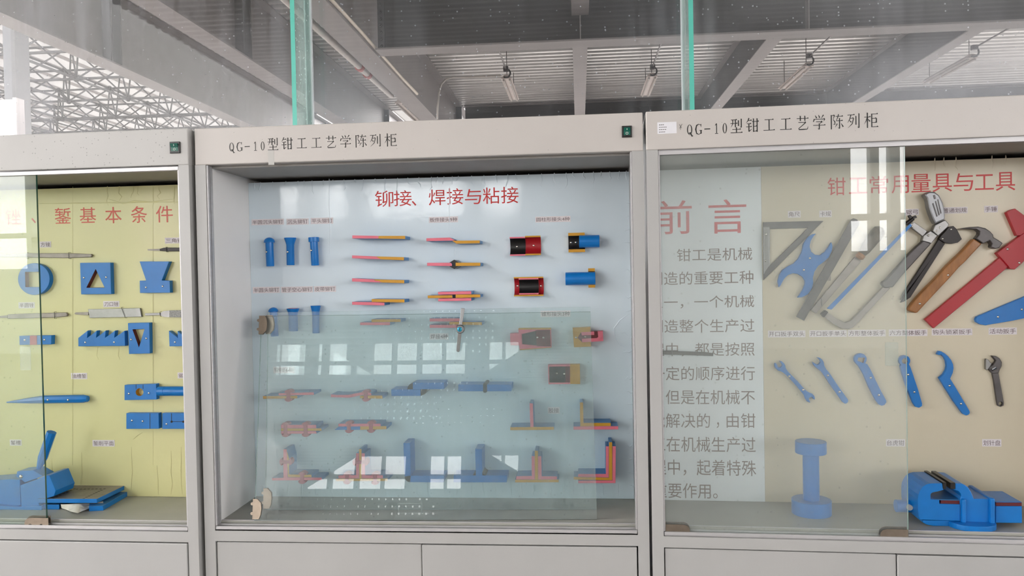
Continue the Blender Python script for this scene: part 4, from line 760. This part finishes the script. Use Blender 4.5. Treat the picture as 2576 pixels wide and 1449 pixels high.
t = T(LEFT, 'file', 'grey half-round file below the half-round label', 'file', GF); t.add('blade', prism(LEFT.poly([(18, 791), (60, 789), (166, 786), (170, 791), (168, 796), (135, 799), (60, 801), (18, 802)], YB-.008), YB-.008, YB), 'file_steel', bevel=.002); t.add('tang', prism(LEFT.poly([(-20, 797), (18, 793), (18, 800), (-20, 799)], YB-.006), YB-.006, YB), 'file_steel'); ties(t, LEFT, (137,), 786, 800, YB-.008); t.done()
t = T(LEFT, 'file', 'broad grey knife-edge file below its label', 'file', GF); t.add('blade', prism(LEFT.poly([(221, 778), (352, 775), (356, 797), (225, 800), (224, 793)], YB-.007), YB-.007, YB), 'steel', bevel=.001); t.add('tang', prism(LEFT.poly([(187, 789), (190, 786), (222, 785), (222, 793), (190, 791)], YB-.006), YB-.006, YB), 'file_steel')
a = LEFT.y(305, 773, YB-.009); b = LEFT.y(315, 800, YB-.009); t.add('wire_tie', sweep([a+Vector((0, .009, 0)), a, b, b+Vector((0, .009, 0))], .0007, 5), 'black_steel'); t.done()
t = T(LEFT, 'file', 'file with a pale tang and cross-cut teeth beside the frame', 'file', GF); t.add('tang', prism(LEFT.poly([(364, 788), (402, 787), (402, 793), (365, 794)], YB-.006), YB-.006, YB), 'steel', bevel=.001); t.add('shoulder', prism(LEFT.poly([(402, 789), (410, 783), (426, 781), (426, 798), (410, 797), (402, 792)], YB-.007), YB-.007, YB), 'steel'); t.add('toothed_blade', prism(LEFT.poly([(426, 781), (480, 780), (480, 799), (426, 798)], YB-.0072), YB-.0072, YB), 'file_teeth'); ties(t, LEFT, (403,), 786, 794, YB-.006); t.done()
# chiselling model on the shelf
t = T(LEFT, 'chiselling_model', 'blue vice model holding a slanting chisel on the shelf behind the glass', 'model')
yv = LEFT.z(70, 1282, ZF).y
def vp(pts, y0, y1, nm, m='blue_paint', bevel=.001):
    P_ = LEFT.poly(pts, y0); return t.add(nm, prism([(x_, max(z_, ZF)) for x_, z_ in P_], y0, y1), m, bevel=bevel)
vp([(51, 1221), (90, 1207), (112, 1197), (124, 1196), (140, 1234), (136, 1248), (110, 1256), (97, 1262), (100, 1283), (54, 1283)], yv, yv+.085, 'jaw'); vp([(-60, 1212), (20, 1206), (50, 1207), (52, 1270), (20, 1278), (-60, 1282)], yv+.012, yv+.085, 'slide_block'); vp([(-60, 1268), (40, 1276), (105, 1272), (105, 1285), (-60, 1288)], yv-.004, yv+.09, 'base')
vp([(40, 1199), (43, 1186), (82, 1183), (108, 1198), (62, 1214), (52, 1205)], yv+.01, yv+.06, 'workpiece'); screw(t, LEFT, 53, 1199, yv+.01, .006)
a = LEFT.y(92, 1196, yv+.035); b = LEFT.y(130, 1087, yv+.035); d = b-a; L_ = d.length; t.add('chisel', lathe([(.003, 0), (.0135, L_*.42), (.0135, L_)], a, d, 8), 'blue_paint', smooth='auto'); t.done((.1, yv, ZF))
# plates stacked on the shelf
def slab(t, fr, pts, z0, z1, nm, m='blue_paint', top='blue_side'):
    P_ = [fr.z(a, b, z1) for a, b in pts]; n = len(P_); v = [(p.x, p.y, z1) for p in P_]+[(p.x, p.y, z0) for p in P_]
    if area2([(p.x, p.y) for p in P_]) < 0: order = list(reversed(range(n)))
    else: order = list(range(n))
    f = [tuple(order), tuple(i+n for i in reversed(order))]; m_ = [1, 0]
    for k in range(n): a, b = order[k], order[(k+1) % n]; f.append((a, a+n, b+n, b)); m_.append(0)
    return t.add(nm, (v, f, m_), [m, top], bevel=.0008)
zS = zc(0, 1060, .1863); zt1 = ZF+.033
t = T(LEFT, 'stacked_plate', 'upper blue plate with a dotted square on the shelf', 'plate', 'two blue plates stacked on the shelf')
slab(t, LEFT, zS([(510, 1045), (1310, 1045), (1680, 868), (930, 862)]), zt1-.0125, zt1, 'plate', top='file_steel')
dots = []
for (a, b, n) in (((720, 1040), (1005, 912), 7), ((1040, 915), (1410, 912), 8), ((1370, 930), (1135, 1040), 8)):
    for k in range(n):
        u = k/(n-1); c = zS([(a[0]+(b[0]-a[0])*u, a[1]+(b[1]-a[1])*u)])[0]; p = LEFT.z(*c, zt1); dots.append(box(p.x-.003, p.x+.003, p.y-.0025, p.y+.0025, zt1-.001, zt1+.0004))
t.add('punch_marks', join(*dots), 'black_steel'); t.done()
t = T(LEFT, 'stacked_plate', 'lower blue plate sticking out under the dotted plate', 'plate', 'two blue plates stacked on the shelf'); slab(t, LEFT, zS([(1200, 1150), (1390, 1140), (1730, 945), (1240, 945)]), ZF, ZF+.014, 'plate', top='blue_side'); slab(t, LEFT, zS([(560, 1125), (800, 1125), (815, 1090), (600, 1090)]), ZF, ZF+.014, 'foot', top='blue_side')
t.add('rear_foot', box(*[LEFT.z(*zS([q])[0], ZF+.014).x for q in ((900, 960), (1150, 960))], .20, .235, ZF, ZF+.0205), 'blue_paint'); t.done()
cr = []; p0 = [(820, 1120), (930, 1118), (1010, 1112), (1100, 1108), (1210, 1105), (1390, 1088)]; p1 = [(830, 1172), (900, 1195), (945, 1215), (1050, 1240), (1110, 1212), (1395, 1105)]
v = []; f = []
for k, (a, b) in enumerate(zip(p0, p1)):
    A = LEFT.z(*zS([a])[0], ZF+.018-.001*k); B = LEFT.z(*zS([b])[0], ZF+.002+(.010 if k in (3,) else 0)+(.012 if k == 5 else 0)); v += [tuple(A), tuple((A+B)/2+Vector((0, 0, .004 if k % 2 else -.003))), tuple(B)]
for k in range(5): f += [(3*k, 3*k+3, 3*k+4, 3*k+1), (3*k+1, 3*k+4, 3*k+5, 3*k+2)]
t = T(LEFT, 'crumpled_paper', 'crumpled white paper scrap under the dotted blue plate', 'paper'); t.add('crumpled_paper', (v, f, [0]*len(f)), 'crumpled_paper', smooth=True); t.done()
# ---- right cabinet
zR = zc(1900, 520, .207); zQ = zc(2040, 520, .2209); zC = zc(2200, 460, .2209); zD = zc(2316, 500, .2277); zE = zc(1920, 860, .138); zF_ = zc(2236, 860, .138)
GT = 'hand tools fixed to the cream board'
t = plate(RIGHT, 'set_square', 'grey steel set square below the label at left of the tools', 'tool', zR([(95, 188), (830, 172), (100, 895)]), .006, 'steel_dark', holes=[zR([(178, 270), (640, 258), (178, 718)])], group=GT, part='blade')
t.add('stock', prism(RIGHT.poly(zR([(98, 245), (172, 245), (175, 712), (105, 820)]), YB-.012), YB-.012, YB-.006), 'steel', bevel=.001); screw(t, RIGHT, *zR([(128, 335)])[0], YB-.012); screw(t, RIGHT, *zR([(122, 658)])[0], YB-.012); t.done()
plate(RIGHT, 'snap_gauge', 'double-ended blue snap gauge behind the glass door', 'tool', zR([(740, 325), (690, 335), (650, 362), (620, 395), (585, 455), (578, 500), (565, 550), (520, 635), (470, 688), (400, 722), (330, 770), (290, 835), (275, 910), (290, 980), (310, 955), (335, 905), (365, 862), (400, 830), (460, 808), (520, 818), (575, 852), (605, 900), (602, 950), (580, 1005), (545, 1062), (515, 1105), (570, 1100), (640, 1065), (690, 1000), (705, 930), (702, 860), (720, 790), (765, 720), (840, 665), (895, 615), (930, 540), (940, 480), (925, 432), (895, 485), (850, 545), (790, 588), (730, 585), (680, 548), (660, 485), (675, 415), (710, 358)]), .012, 'blue_paint', hole_mat='dark_red', screws=zR([(665, 625), (590, 768)]), group=GT).done()
t = plate(RIGHT, 'steel_ruler', 'grey steel ruler with engraved figures beside the snap gauge', 'tool', [(2141, 552), (2147, 549), (2156, 552), (2162, 558), (2161, 566), (2023, 807), (2003, 797)], .003, 'steel_dark', group=GT, back=.012, bevel=.0003)
fig = []
for k in range(24):
    u = k/24; cx, cy = 2020+(2136-2020)*u, 790+(586-790)*u; p = RIGHT.y(cx-3, cy, YB-.0154); fig.append(box(p.x-.0009, p.x+.0012, YB-.0154, YB-.015, p.z-.0014, p.z+.0014))
t.add('engraved_figures', join(*fig), 'black_steel'); t.add('fixing_block', prism(RIGHT.poly([(2070, 690), (2090, 690), (2090, 706), (2070, 706)], YB-.012), YB-.012, YB), 'file_steel'); t.done()
t = T(RIGHT, 'wood_handled_file', 'grey file with a dark wooden handle beside the ruler', 'file', GT)
t.add('blade', prism(RIGHT.poly(zQ([(500, 572), (575, 620), (60, 1217), (0, 1178)]), YB-.008), YB-.008, YB), 'file_steel', bevel=.001)
a = RIGHT.y(*zQ([(540, 590)])[0], YB-.014); b = RIGHT.y(*zQ([(800, 240)])[0], YB-.014); d = b-a; L_ = d.length
t.add('ferrule', lathe([(.008, 0), (.0125, L_*.05), (.0125, L_*.14)], a, d, 16), 'wood', smooth='auto'); t.add('handle', lathe([(.0105, L_*.14), (.0145, L_*.28), (.017, L_*.55), (.0185, L_*.8), (.016, L_*.94), (.008, L_), (.001, L_*1.01)], a, d, 20), 'wood_dark', smooth='auto'); ties(t, RIGHT, (2066,), 752, 768, YB-.008); t.done()
t = T(RIGHT, 'hacksaw', 'hacksaw with a blue blade and polished ribbed handle', 'saw', GT)
t.add('saw_blade', prism(RIGHT.poly([(2290, 562), (2294, 568), (2092, 779), (2080, 776)], YB-.020), YB-.020, YB-.0185), 'blue_paint')
t.add('bow', prism(RIGHT.poly(zQ([(165, 1178), (205, 1215), (290, 1272), (390, 1320), (450, 1300), (510, 1245), (820, 918), (905, 925), (520, 1338), (480, 1375), (430, 1395), (350, 1388), (250, 1330), (120, 1222)]), YB-.016), YB-.016, YB-.004), 'file_steel', bevel=.0015)
t.add('blade_post', prism(RIGHT.poly(zQ([(120, 1222), (165, 1178), (200, 1200), (150, 1262)]), YB-.022), YB-.022, YB-.004), 'black_steel', bevel=.001)
t.add('frame_grip', prism(RIGHT.poly(zC([(80, 1150), (95, 1125), (130, 1105), (320, 890), (350, 850), (480, 720), (545, 665), (570, 655), (650, 690), (350, 1020), (290, 1090), (210, 1190), (110, 1200)]), YB-.020), YB-.020, YB-.003), 'steel_dark', bevel=.003)
t.add('front_arm', prism(RIGHT.poly(zC([(390, 485), (440, 440), (600, 550), (552, 612)]), YB-.017), YB-.017, YB-.006), 'steel', bevel=.001)
t.add('joint_plate', prism(RIGHT.poly(zC([(545, 660), (560, 600), (640, 545), (718, 600), (650, 690)]), YB-.022), YB-.022, YB-.003), 'steel', bevel=.0015)
t.add('handle_plate', prism(RIGHT.poly(zC([(660, 550), (690, 480), (805, 420), (850, 468), (840, 500), (725, 608)]), YB-.024), YB-.024, YB-.003), 'steel', bevel=.002)
hp = zC([(695, 470), (668, 420), (640, 350), (618, 280), (608, 215), (598, 178), (565, 135), (620, 97), (690, 102), (740, 140), (780, 220), (800, 300), (806, 370), (806, 420), (720, 455)])
k = t.add('handle', prism(RIGHT.poly(hp, YB-.030), YB-.030, YB-.003), 'cast_alloy', bevel=.004)
for q in ([(660, 235), (672, 228), (722, 378), (708, 388)], [(690, 210), (702, 204), (745, 362), (732, 372)], [(716, 190), (728, 186), (765, 345), (753, 352)], [(668, 140), (690, 135), (700, 180), (680, 186)]): t.add('handle_rib', prism(RIGHT.poly(zC(q), YB-.0312), YB-.0312, YB-.028), 'steel_dark', parent=k, bevel=.0006)
a = RIGHT.y(*zC([(352, 470)])[0], YB-.018); b = RIGHT.y(*zC([(440, 405)])[0], YB-.018); t.add('tension_screw', tube(a, b, .0055, n=12), 'black_steel', smooth='auto'); t.add('wing_nut', prism(RIGHT.poly(zC([(380, 372), (410, 362), (432, 385), (470, 368), (488, 395), (455, 408), (440, 430), (420, 412), (400, 410)]), YB-.021), YB-.021, YB-.015), 'black_steel', bevel=.001)
for p in ((432, 458), (430, 495), (615, 597), (742, 512), (706, 548)): screw(t, RIGHT, *zC([p])[0], YB-.017 if p[0] < 500 else YB-.0235, .003)
t.done()
t = T(RIGHT, 'dividers', 'black dividers with two long legs beside the hammer', 'tool', GT)
t.add('leg', prism(RIGHT.poly(zC([(735, 640), (790, 680), (345, 1275), (300, 1335), (330, 1260)]), YB-.010), YB-.010, YB), 'black_steel', bevel=.001); t.add('leg', prism(RIGHT.poly(zC([(765, 690), (805, 690), (410, 1305), (350, 1345), (300, 1365)]), YB-.010), YB-.010, YB), 'black_steel', bevel=.001)
t.add('head', prism(RIGHT.poly(zC([(755, 605), (800, 560), (850, 500), (900, 490), (940, 530), (970, 590), (997, 640), (950, 680), (880, 694), (800, 682), (735, 640)]), YB-.015), YB-.015, YB), 'black_steel', bevel=.001)
for p in ((873, 530), (775, 636)): screw(t, RIGHT, *zC([p])[0], YB-.015, .003)
t.done()
t = T(RIGHT, 'claw_hammer', 'claw hammer with a brown wooden handle and steel head', 'hammer', GT)
k = t.add('handle', prism(RIGHT.poly([(2450, 600), (2471, 613), (2430, 657), (2412, 674), (2391, 698), (2359, 732), (2330, 763), (2309, 786), (2303, 788), (2288, 782), (2286, 776), (2295, 763), (2316, 739), (2355, 699), (2384, 667), (2402, 650), (2417, 636), (2432, 620)], YB-.022), YB-.022, YB), 'wood', bevel=.004)
for p in ((2385, 692), (2314, 764)): screw(t, RIGHT, *p, YB-.022)
t.add('head', prism(RIGHT.poly(zD([(430, 330), (540, 312), (640, 307), (720, 325), (770, 360), (803, 395), (808, 425), (860, 455), (912, 490), (872, 542), (830, 555), (780, 535), (790, 500), (765, 465), (690, 498), (612, 440), (650, 392), (655, 365), (620, 342), (540, 332)]), YB-.027), YB-.027, YB-.004), 'steel_dark', bevel=.004); t.done()
t = T(RIGHT, 'vernier_caliper_model', 'large red wooden caliper cut off by the right edge', 'tool', GT)
t.add('beam', prism(RIGHT.poly(zD([(48, 1335), (875, 650), (1300, 300), (1390, 400), (960, 760), (145, 1432)]), YB-.012), YB-.012, YB), 'crimson', bevel=.001); t.add('slider', prism(RIGHT.poly(zD([(843, 600), (1130, 388), (1250, 300), (1250, 560), (1142, 690), (1040, 782), (990, 775), (968, 742), (885, 650)]), YB-.017), YB-.017, YB), 'crimson', bevel=.001)
t.add('upper_jaw', prism(RIGHT.poly(zD([(950, 150), (990, 125), (1045, 108), (1250, 262), (1250, 330), (1140, 400), (1062, 408)]), YB-.015), YB-.015, YB), 'crimson', bevel=.001); screw(t, RIGHT, *zD([(960, 556)])[0], YB-.017); screw(t, RIGHT, *zD([(1090, 708)])[0], YB-.017); t.done()
plate(RIGHT, 'tapered_gauge', 'blue tapering handle cut off by the right edge below the red caliper', 'tool', zD([(608, 1335), (622, 1305), (655, 1288), (1000, 1145), (1250, 1040), (1250, 1300), (1000, 1350), (720, 1398), (660, 1388), (618, 1365)]), .012, screws=zD([(854, 1305), (1118, 1222)]), group=GT, side='blue_paint').done()
GW = 'blue spanner models in the lower row of the cream board'
plate(RIGHT, 'spanner', 'blue double-ended open spanner, first in the lower row', 'spanner', zE([(300, 348), (340, 356), (375, 385), (402, 430), (412, 480), (440, 525), (500, 590), (640, 730), (760, 870), (830, 920), (900, 950), (935, 990), (943, 1030), (938, 1057), (905, 1035), (900, 1012), (865, 1004), (830, 1035), (850, 1085), (860, 1112), (800, 1088), (770, 1040), (745, 970), (690, 900), (560, 750), (430, 612), (350, 550), (270, 522), (225, 478), (208, 425), (212, 395), (232, 385), (258, 430), (278, 468), (325, 466), (350, 432), (325, 385)]), .012, group=GW, screws=zE([(475, 628), (728, 872)])).done()
plate(RIGHT, 'spanner', 'blue single-ended open spanner, second in the lower row', 'spanner', zE([(985, 283), (1035, 292), (1075, 322), (1102, 368), (1112, 425), (1150, 500), (1210, 570), (1330, 750), (1450, 920), (1548, 1055), (1552, 1088), (1530, 1118), (1495, 1130), (1455, 1105), (1380, 1000), (1250, 820), (1130, 640), (1060, 540), (980, 482), (925, 430), (900, 365), (940, 390), (990, 418), (1022, 406), (1050, 365), (1022, 318)]), .012, group=GW, screws=zE([(1180, 612), (1390, 912)])).done()
head = [(1775+112*math.cos(a), 318+108*math.sin(a)) for a in [math.pi*.78+k*math.pi*1.44/20 for k in range(21)]]
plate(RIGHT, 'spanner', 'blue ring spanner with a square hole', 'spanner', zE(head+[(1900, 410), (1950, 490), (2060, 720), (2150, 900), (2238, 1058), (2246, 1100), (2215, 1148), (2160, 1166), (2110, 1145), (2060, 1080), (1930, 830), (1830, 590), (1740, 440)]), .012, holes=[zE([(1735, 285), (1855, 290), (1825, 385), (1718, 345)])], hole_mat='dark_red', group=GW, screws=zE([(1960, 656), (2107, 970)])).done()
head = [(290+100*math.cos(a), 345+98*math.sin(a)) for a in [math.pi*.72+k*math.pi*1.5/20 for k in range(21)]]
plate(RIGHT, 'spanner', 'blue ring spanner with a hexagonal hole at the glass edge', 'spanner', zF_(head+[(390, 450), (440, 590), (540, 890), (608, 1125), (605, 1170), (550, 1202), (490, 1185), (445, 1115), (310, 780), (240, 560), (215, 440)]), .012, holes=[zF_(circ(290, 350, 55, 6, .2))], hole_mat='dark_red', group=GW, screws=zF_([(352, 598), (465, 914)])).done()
plate(RIGHT, 'spanner', 'blue hook spanner with a curved claw', 'spanner', zF_([(915, 165), (960, 175), (1020, 210), (1080, 260), (1140, 335), (1172, 410), (1182, 480), (1168, 565), (1120, 672), (1200, 800), (1475, 1265), (1480, 1300), (1450, 1332), (1410, 1342), (1355, 1318), (1180, 1080), (918, 660), (1000, 590), (1045, 515), (1058, 440), (1045, 350), (1010, 285), (952, 228), (932, 244), (880, 230), (895, 195)]), .012, group=GW, screws=zF_([(1108, 800), (1315, 1128)])).done()
t = plate(RIGHT, 'adjustable_spanner', 'grey steel adjustable spanner at the right of the lower row', 'spanner', zF_([(1885, 565), (2000, 560), (2030, 720), (2100, 1110), (2095, 1162), (2040, 1190), (1988, 1165), (1975, 1110), (1920, 720)]), .009, 'steel_dark', holes=[zF_(circ(2040, 1128, 36, 16))], group=GW, part='handle', bevel=.0015)
t.add('fixed_jaw', prism(RIGHT.poly(zF_([(1880, 250), (1960, 262), (2025, 305), (2065, 370), (2062, 440), (2025, 510), (2005, 570), (1890, 578), (1830, 510), (1828, 462), (1900, 420), (1955, 352), (1930, 318), (1902, 290)]), YB-.012), YB-.012, YB), 'steel_dark', bevel=.002); t.add('moving_jaw', prism(RIGHT.poly(zF_([(1780, 305), (1825, 330), (1850, 375), (1885, 395), (1850, 450), (1822, 490), (1790, 520), (1770, 500), (1768, 430), (1770, 340)]), YB-.011), YB-.011, YB), 'steel', bevel=.0015)
a = RIGHT.y(*zF_([(1875, 512)])[0], YB-.0125); b = RIGHT.y(*zF_([(1945, 470)])[0], YB-.0125); L_ = (b-a).length; t.add('knurled_screw', lathe([(.0035 if k % 2 else .0046, L_*k/10) for k in range(11)], a, b-a, 12), 'chrome'); t.done()
t = T(RIGHT, 'file', 'flat dark file fixed across the preface text', 'file', GT); t.add('blade', prism(RIGHT.poly([(1640, 881), (1775, 886), (1795, 889), (1794, 896), (1775, 895), (1640, 891)], YB-.007), YB-.007, YB), 'steel_dark', bevel=.001); ties(t, RIGHT, (1690,), 882, 893, YB-.007, 'chrome'); t.done()
# spool-shaped stand
p = RIGHT.z(2042, 1306, ZF); k = RIGHT.y(2091, 1285, p.y+.055).x-RIGHT.y(1992, 1285, p.y+.055).x; R_ = k/2; cx = (RIGHT.y(2091, 1285, p.y+R_).x+RIGHT.y(1992, 1285, p.y+R_).x)/2; cy = p.y+R_
zz = lambda px, py, y: RIGHT.y(px, py, y).z
hb = zz(2042, 1270, p.y); h1 = zz(2037, 1148, cy-R_*.78); h2 = zz(2037, 1118, cy-R_*.78); r2 = (RIGHT.y(2076, 1130, cy).x-RIGHT.y(1998, 1130, cy).x)/2; rc = (RIGHT.y(2059, 1200, cy).x-RIGHT.y(2018, 1200, cy).x)/2
t = T(RIGHT, 'spool_stand', 'blue wooden spool-shaped stand on the shelf of the right cabinet', 'stand')
t.add('base', lathe([(R_-.001, 0), (R_, .001), (R_, hb-ZF-.001), (R_-.001, hb-ZF)], (cx, cy, ZF), (0, 0, 1), 40), 'blue_paint', smooth='auto'); t.add('column', lathe([(rc, 0), (rc, h1-hb)], (cx, cy, hb), (0, 0, 1), 32), 'blue_paint', smooth='auto'); t.add('top_disc', lathe([(r2-.001, 0), (r2, .001), (r2, h2-h1-.001), (r2-.001, h2-h1)], (cx, cy, h1), (0, 0, 1), 40), 'blue_paint', smooth='auto'); t.done((cx, cy, ZF))
# bench vice
zV = zc(2230, 1160, .138); y0 = RIGHT.z(2485, 1338, ZF).y+.035; y1 = y0+.115
t = T(RIGHT, 'bench_vice', 'blue wooden bench vice model with black jaw plates', 'vice')
def vv(pts, a, b, nm, m='blue_paint', bevel=.0012, parent=None, lo=None):
    P_ = RIGHT.poly(zV(pts), a); P_ = [(x_, max(z_, ZF)) for x_, z_ in P_]; return t.add(nm, prism(P_, a, b), m, bevel=bevel, parent=parent)
vv([(600, 1062), (575, 900), (570, 700), (582, 610), (612, 540), (660, 470), (730, 425), (800, 408), (1015, 405), (1030, 505), (1045, 522), (925, 556), (840, 572), (812, 592), (805, 620), (805, 695), (965, 710), (965, 780), (1342, 790), (1342, 1092), (600, 1066)], y0, y1, 'moving_jaw', bevel=.003)
vv([(990, 715), (1345, 720), (1345, 792), (985, 780)], y0+.004, y1-.01, 'slide_inlay', 'dark_red')
vv([(1255, 405), (1385, 415), (1440, 440), (1490, 480), (1540, 555), (1572, 630), (1592, 688), (1880, 690), (1880, 1140), (1465, 1138), (1340, 1094), (1340, 690), (1362, 640), (1352, 590), (1310, 548), (1215, 520), (1255, 510)], y0+.001, y1, 'fixed_body', bevel=.003)
for a, b in (((1380, 1465), (700, 1142)), ((1895, 1992), (682, 1158))): vv([(a[0], b[0]), (a[1], b[0]), (a[1], b[1]), (a[0], b[1])], y0-.008, y1+.004, 'rib', bevel=.004)
vv([(1990, 822), (2472, 825), (2475, 1130), (1990, 1125)], y0+.004, y1-.012, 'slide_bar'); vv([(1990, 752), (2470, 756), (2470, 823), (1990, 820)], y0+.007, y1-.016, 'slide_inlay', 'dark_red'); vv([(1990, 742), (2470, 748), (2470, 757), (1990, 753)], y0+.004, y1-.012, 'slide_cap')
vv([(805, 697), (1345, 708), (1345, 719), (968, 712), (805, 704)], y0+.002, y1-.008, 'slide_top', 'blue_side', .0004); vv([(1030, 388), (1090, 388), (1090, 505), (1030, 505)], y0-.001, y1+.004, 'jaw_plate', 'black_paint', .0006); vv([(1165, 395), (1252, 395), (1252, 510), (1165, 505)], y0-.001, y1+.004, 'jaw_plate', 'black_paint', .0006)
vv([(660, 1078), (1250, 1092), (1250, 1190), (860, 1182), (740, 1160), (660, 1120)], y0+.002, y1-.01, 'under_block')
a = RIGHT.z(*zV([(1200, 1130)])[0], ZF+.016); b = RIGHT.z(*zV([(2072, 1140)])[0], ZF+.016); ccx = (a.x+b.x)/2; rx = (b.x-a.x)/2; f0 = RIGHT.z(*zV([(1850, 1300)])[0], ZF).y; ccy = f0+.062
n = 36; ring = [(ccx+rx*math.copysign(abs(math.cos(q))**.8, math.cos(q)), ccy+.062*math.copysign(abs(math.sin(q))**.8, math.sin(q))) for q in [2*math.pi*k/n for k in range(n)]]
v = [(x_, y_, ZF) for x_, y_ in ring]+[(x_, y_, ZF+.0135) for x_, y_ in ring]; f = [tuple(reversed(range(n))), tuple(range(n, 2*n))]+[(k, (k+1) % n, (k+1) % n+n, k+n) for k in range(n)]
t.add('base', (v, f, [0]*len(f)), 'blue_paint', bevel=.001)
a = RIGHT.y(*zV([(165, 815)])[0], (y0+y1)/2); b = RIGHT.y(*zV([(585, 815)])[0], (y0+y1)/2); r = .0165; t.add('screw_knob', lathe([(r-.001, 0), (r, .001), (r, .048), (r*.8, .05), (r*.8, (b-a).length)], (a.x, a.y, a.z), (1, 0, 0), 24), 'blue_paint', smooth='auto')
c = RIGHT.y(*zV([(430, 852)])[0], (y0+y1)/2-r-.006); t.add('handle_pin', tube((c.x, c.y, c.z), (c.x, c.y+.04, c.z), .0072, n=16), 'wall_white', smooth='auto'); t.done()
print('TRIS', sum(len(o.data.polygons) for o in bpy.data.objects if o.type == 'MESH'), len(bpy.data.objects))
